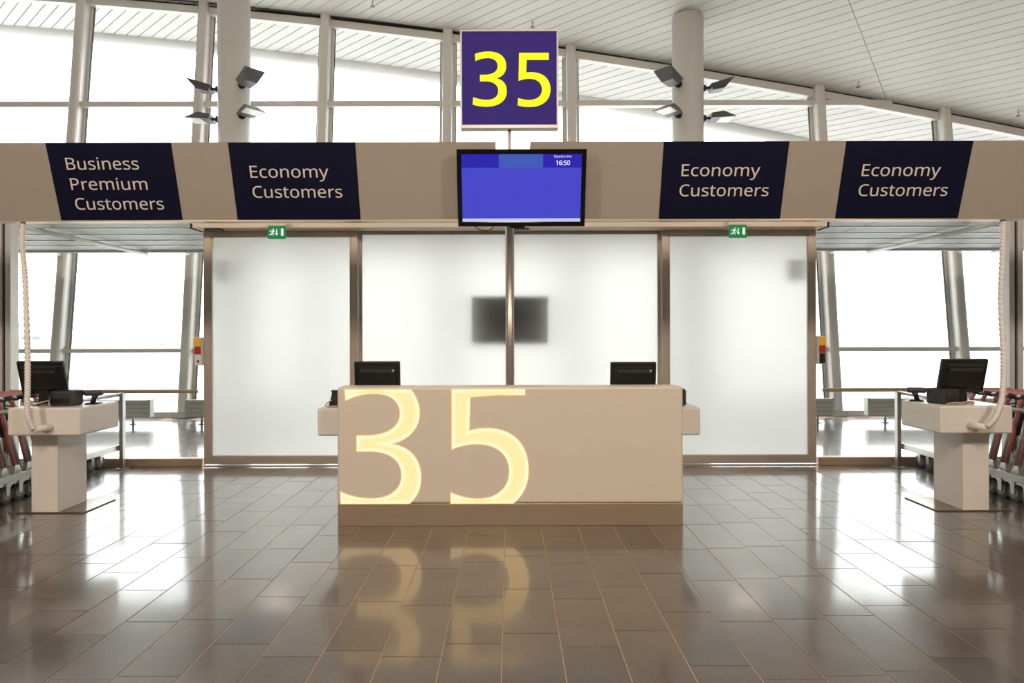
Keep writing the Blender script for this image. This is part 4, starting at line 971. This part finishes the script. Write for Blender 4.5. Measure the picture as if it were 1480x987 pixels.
# ---- emergency door boxes on the outer door stiles
def door_box(label, sg):
    t = thing('emergency_door_box', label, 'alarm box', (sg * 3.762, 7.80, 1.23), 0, 'emergency door boxes')
    MB().span((-0.042, -0.03, 0), (0.042, 0.058, 0.34), 0.004).build('housing', M['convector'], t)
    MB().span((-0.040, -0.05, 0.225), (0.040, -0.028, 0.335), 0.006).build('yellow_cover', M['yellow'], t)
    MB().span((-0.038, -0.040, 0.135), (0.038, -0.028, 0.22), 0.003).build('red_plate', M['red_label'], t)
    if sg > 0:
        MB().span((-0.034, -0.040, 0.01), (0.034, -0.028, 0.13), 0.003).build('reader', M['black'], t)
    else:
        MB().cyl((0.005, -0.036, 0.05), (0.005, -0.028, 0.05), 0.013, 14).build('key_lock', M['black'], t)
door_box('yellow and red emergency door box with a grey bottom beside the left frosted door', -1)
door_box('yellow and red emergency door box with a black bottom beside the right frosted door', 1)

# ---- what shows dimly through the frosted glass
t = thing('hanging_display', 'dark display seen blurred through the frosted glass behind the pole', 'display', (0, 8.20, 1.48))
MB().span((-0.48, -0.03, 0), (0.48, 0.04, 0.60), 0.01).build('casing', M['black'], t)
MB().span((-0.45, 0.0395, 0.03), (0.45, 0.042, 0.57)).build('screen', M['black_gloss'], t)
MB().span((-0.05, -0.20, 0.25), (0.05, -0.02, 0.35)).build('wall_arm', M['steel'], t)
for sg, s_ in ((-1, 'left'), (1, 'right')):
    t = thing('wall_speaker', 'small grey box showing dimly behind the outer edge of the %s frosted door' % s_, 'box', (sg * 3.70, 8.36, 2.28))
    MB().span((-0.09, -0.08, 0), (0.09, 0.08, 0.26), 0.01).build('casing', M['convector'], t)
    MB().span((-0.02, -0.47, 0.1), (0.02, -0.06, 0.14)).build('bracket', M['steel'], t)

# ---- floodlights on the columns
def floodlight(label, x, y, z, ang, pitch, flip=False):
    t = thing('floodlight', label, 'floodlight', (x, y, z), ang, 'column floodlights')
    MB().cyl((0.275, 0, 0), (0.33, 0, 0), 0.062, 20).build('mount', M['black'], t)
    MB().span((0.32, -0.03, -0.025), (0.42, 0.03, 0.025), 0.008).build('arm', M['black'], t)
    R = Matrix.Translation((0.40, 0, 0.0)) @ Matrix.Rotation(math.radians(-pitch), 4, 'Y')
    if flip: R = R @ Matrix.Scale(-1, 4, (0, 0, 1))
    lo = [(0.0, -0.16, -0.035), (0.44, -0.19, -0.035), (0.44, 0.19, -0.035), (0.0, 0.16, -0.035)]
    hi = [(0.02, -0.10, 0.075), (0.24, -0.12, 0.095), (0.24, 0.12, 0.095), (0.02, 0.10, 0.075)]
    MB().prism([tuple(R @ Vector(p)) for p in lo], [tuple(R @ Vector(p)) for p in hi]).build('housing', M['lamp_body'], t)
    gl = [(0.17, -0.145, -0.035), (0.42, -0.165, -0.035), (0.42, 0.165, -0.035), (0.17, 0.145, -0.035)]
    g2 = [(p[0], p[1], -0.041) for p in gl]
    MB().prism([tuple(R @ Vector(p)) for p in gl], [tuple(R @ Vector(p)) for p in g2]).build('lens', M['lamp_glass'], t)
for cname, cx_, angs in (('left', -5.12, (('left', 180), ('right', -42))), ('right', 3.32, (('left', -138), ('right', 0)))):
    for lvl, z, pit in (('upper', 6.17, 16), ('lower', 5.61, 3)):
        for sd, an in angs:
            floodlight('grey floodlight, %s one on the %s flank of the %s column' % (lvl, sd, cname), cx_, 12.0, z, math.radians(an), pit, lvl == 'upper')

# ---- sprinkler heads under the ceiling
for x, y, wh in ((-2.70, 12.75, 'above the gap left of the purple sign'), (0.46, 12.75, 'just above the purple number sign'), (6.98, 12.9, 'right of the right column'), (10.1, 12.8, 'at the far right edge')):
    z = roof_z(s_of(x, y))
    t = thing('sprinkler_head', 'tiny sprinkler head under the ceiling %s' % wh, 'sprinkler', (x, y, z), 0, 'ceiling sprinklers')
    MB().cyl((0, 0, 0.0), (0, 0, -0.10), 0.014, 10).build('pipe', M['silver'], t)
    MB().tube([(0, 0, -0.10), (0, 0, -0.106)], 0.045, 14).build('deflector', M['lamp_body'], t)

# ---- rails of the trolley bays
def bay_rail(sg, side):
    t = thing('trolley_bay_rail', 'steel guard rail of the trolley bay behind the %s kiosk' % side, 'rail', (sg * 4.63, 7.7, 0), 0, 'trolley bay rails')
    for y in (7.70, 4.70):
        p = put(MB().span((sg * 4.63 - 0.022, y - 0.03, 0.0), (sg * 4.63 + 0.022, y + 0.03, 0.905), 0.003).build('post', M['steel'], t))
        f = MB().tube([(sg * 4.63, y, 0), (sg * 4.63, y, 0.012)], 0.075, 18); put(f.build('foot', M['steel'], p))
    put(MB().cyl((sg * 4.65, 7.74, 0.89), (sg * 4.65, 4.66, 0.89), 0.022, 16).build('top_tube', M['steel'], t))
    put(MB().span((sg * 4.665 - 0.012, 4.7, 0.225), (sg * 4.665 + 0.012, 7.72, 0.292), 0.002).build('bumper_bar', M['steel'], t))
bay_rail(-1, 'left')
bay_rail(1, 'right')

# ---- nested luggage trolleys
def trolley(name='luggage_trolley'):
    t = thing(name, '', 'trolley')
    # floor frame: rails from the handle end to the nose
    f = MB()
    for s in (-1, 1):
        f.tube([(s * 0.29, 0.0, 0.20), (s * 0.25, 0.45, 0.19), (s * 0.20, 0.88, 0.17)], 0.017, 8)
    f.tube([(-0.20, 0.88, 0.17), (0, 0.92, 0.17), (0.20, 0.88, 0.17)], 0.017, 8)
    f.cyl((-0.29, 0.02, 0.20), (0.29, 0.02, 0.20), 0.017, 8)
    f.build('frame', M['silver'], t)
    d = MB()
    for k in range(5):
        x = -0.16 + 0.08 * k
        d.tube([(x, 0.03, 0.222), (x * 0.85, 0.88, 0.185)], 0.007, 6)
    for k in range(3):
        d.cyl((-0.26 + 0.02 * k, 0.2 + 0.25 * k, 0.212), (0.26 - 0.02 * k, 0.2 + 0.25 * k, 0.212), 0.007, 6)
    d.build('deck', M['silver'], t)
    for s in (-1, 1):
        br = MB()
        br.prism([(s * 0.29 - 0.022, -0.05, 0.17), (s * 0.29 + 0.022, -0.05, 0.17), (s * 0.29 + 0.022, 0.12, 0.17), (s * 0.29 - 0.022, 0.12, 0.17)],
                 [(s * 0.275 - 0.022, 0.005, 0.34), (s * 0.275 + 0.022, 0.005, 0.34), (s * 0.275 + 0.022, 0.055, 0.34), (s * 0.275 - 0.022, 0.055, 0.34)])
        br.tube([(s * 0.29, -0.02, 0.20), (s * 0.29, -0.12, 0.12)], 0.02, 8)
        br.build('bracket', M['silver'], t)
        MB().tube([(s * 0.275, 0.03, 0.31), (s * 0.27, -0.07, 0.66), (s * 0.27, -0.145, 0.93), (s * 0.27, -0.19, 0.99)], [0.020, 0.020, 0.020, 0.020], 10).build('upright', M['red'], t)
        MB().tube([(s * 0.272, 0.085, 0.30), (s * 0.266, -0.018, 0.66), (s * 0.266, -0.05, 0.78)], 0.019, 8).build('stay', M['silver'], t)
        MB().tube([(s * 0.275, -0.13, 0.985), (s * 0.28, -0.20, 1.00), (s * 0.27, -0.26, 0.985), (s * 0.20, -0.28, 0.98)], 0.023, 10).build('grip', M['black'], t)
    MB().cyl((-0.26, -0.175, 1.0), (0.26, -0.175, 1.0), 0.017, 10).build('handle_bar', M['red'], t)
    MB().tube([(-0.2, -0.28, 0.98), (0.2, -0.28, 0.98)], 0.014, 10).build('brake_bar', M['black'], t)
    # advert board between the uprights
    R = Matrix.Translation((0, -0.07, 0.62)) @ Matrix.Rotation(math.radians(15), 4, 'X')
    MB().span((-0.255, -0.012, 0.0), (0.255, 0.012, 0.22), 0.006, M=R).build('board', M['dark'], t)
    b = MB()
    b.tube([(-0.24, -0.09, 0.86), (-0.22, 0.12, 0.82), (0.22, 0.12, 0.82), (0.24, -0.09, 0.86)], 0.008, 6)
    for k in range(4):
        b.tube([(-0.18 + 0.12 * k, -0.07, 0.80), (-0.18 + 0.12 * k, 0.12, 0.82)], 0.005, 6)
    b.build('basket', M['black'], t)
    for s, y, x in ((-1, -0.12, 0.29), (1, -0.12, 0.29), (-1, 0.80, 0.19), (1, 0.80, 0.19)):
        w = MB().tube([(s * x - 0.020, y, 0.085), (s * x + 0.020, y, 0.085)], 0.0845, 20).build('wheel', M['rubber'], t)
        MB().tube([(s * x - 0.024, y, 0.085), (s * x + 0.024, y, 0.085)], 0.052, 16).build('hub', M['hub'], w)
        fk = MB()
        for q in (-1, 1):
            fk.prism([(s * x + q * 0.030 - 0.004, y - 0.018, 0.075), (s * x + q * 0.030 + 0.004, y - 0.018, 0.075), (s * x + q * 0.030 + 0.004, y + 0.018, 0.075), (s * x + q * 0.030 - 0.004, y + 0.018, 0.075)],
                     [(s * x + q * 0.030 - 0.004, y - 0.02, 0.185), (s * x + q * 0.030 + 0.004, y - 0.02, 0.185), (s * x + q * 0.030 + 0.004, y + 0.035, 0.185), (s * x + q * 0.030 - 0.004, y + 0.035, 0.185)])
        fk.box((s * x, y + 0.005, 0.186), (0.07, 0.05, 0.014))
        fk.build('fork', M['silver'], t)
    return t
order = ['nearest to the entrance glass', 'second from the entrance glass', 'third from the entrance glass', 'fourth from the entrance glass', 'fifth from the entrance glass', 'sixth from the entrance glass', 'seventh from the entrance glass', 'third from the hall end', 'second from the hall end', 'last at the hall end']
t0 = trolley()
first = True
for sg, side in ((-1, 'left'), (1, 'right')):
    for k in range(10):
        t = t0 if first else copy_tree(t0)
        first = False
        t.location = (sg * 5.08, 6.86 - 0.158 * k, 0)
        tag(t, 'nested luggage trolley with red uprights in the %s bay, %s' % (side, order[k]), 'trolley', 'luggage trolleys in the %s bay' % side)

# ---- low convector benches along the leaning glass
def convector(label, xa, xb):
    xc = (xa + xb) / 2
    t = thing('convector', label, 'heater', (xc, 11.60, 0), 0, 'grey convectors at the window')
    for k in range(4):
        MB().span((xa - xc, -0.06, 0.135 + 0.077 * k), (xb - xc, 0.06, 0.205 + 0.077 * k), 0.004).build('fin_panel', M['convector'], t)
    MB().span((xa - xc + 0.02, -0.045, 0.13), (xb - xc - 0.02, 0.045, 0.43)).build('core', M['far_grey'], t)
    for s in (-1, 1):
        MB().span((s * (xb - xa) / 2 - 0.02, -0.065, 0.13), (s * (xb - xa) / 2 + 0.02, 0.065, 0.445), 0.004).build('end_cap', M['convector'], t)
        x = s * (xb - xa) * 0.36
        MB().cyl((x, 0, 0.01), (x, 0, 0.14), 0.022, 12).build('leg', M['steel'], t)
        MB().tube([(x, 0, 0), (x, 0, 0.012)], 0.06, 16).build('foot', M['steel'], t)
convector('long pale grey convector at the window behind the left guard rail', -8.75, -6.46)
convector('pale grey convector half hidden by the left frosted door', -5.80, -4.0)
convector('pale grey convector half hidden by the right frosted door', 4.0, 5.78)
convector('long pale grey convector at the window behind the right guard rail', 6.42, 8.75)

# ---- far apron things beyond the glass, haze put into their pale colours
def place_far(px, Y, z=-4.4): return ((px - 737) / 932 * Y, Y, z)
t = thing('terminal_building', 'long low pale building far off on the horizon at the left', 'building', (-268, 330, -4.4))
MB().span((-40, 0, 0), (32, 20, 7)).build('wall', M['far_white'], t)
for k in range(12):
    MB().span((-38 + 5.6 * k, -0.3, 4.2), (-34.5 + 5.6 * k, 0.1, 5.8)).build('window', M['far_window'], t)
t = thing('light_mast', 'thin grey apron mast at the far left beyond the glass', 'mast', (-120, 157, -4.4))
MB().cyl((0, 0, 0), (0, 0, 8.5), 0.5, 10).build('shaft', M['far_grey'], t)
MB().span((-0.8, -0.6, 7.2), (0.8, 0.6, 9.0)).build('lamp_head', M['far_grey'], t)
t = thing('service_truck', 'small blue-grey vehicle far out on the apron', 'truck', (-222, 420, -4.4))
MB().span((-7, -1.2, 0.7), (3, 1.2, 3.4), 0.1).build('box_body', M['far_blue'], t)
MB().span((3.1, -1.1, 0.7), (5, 1.1, 2.3), 0.2).build('cab', M['far_white'], t)
for x in (-6, -4.4, 3.9):
    MB().cyl((x, -1.3, 0.5), (x, 1.3, 0.5), 0.5, 14).build('wheel', M['far_grey'], t)
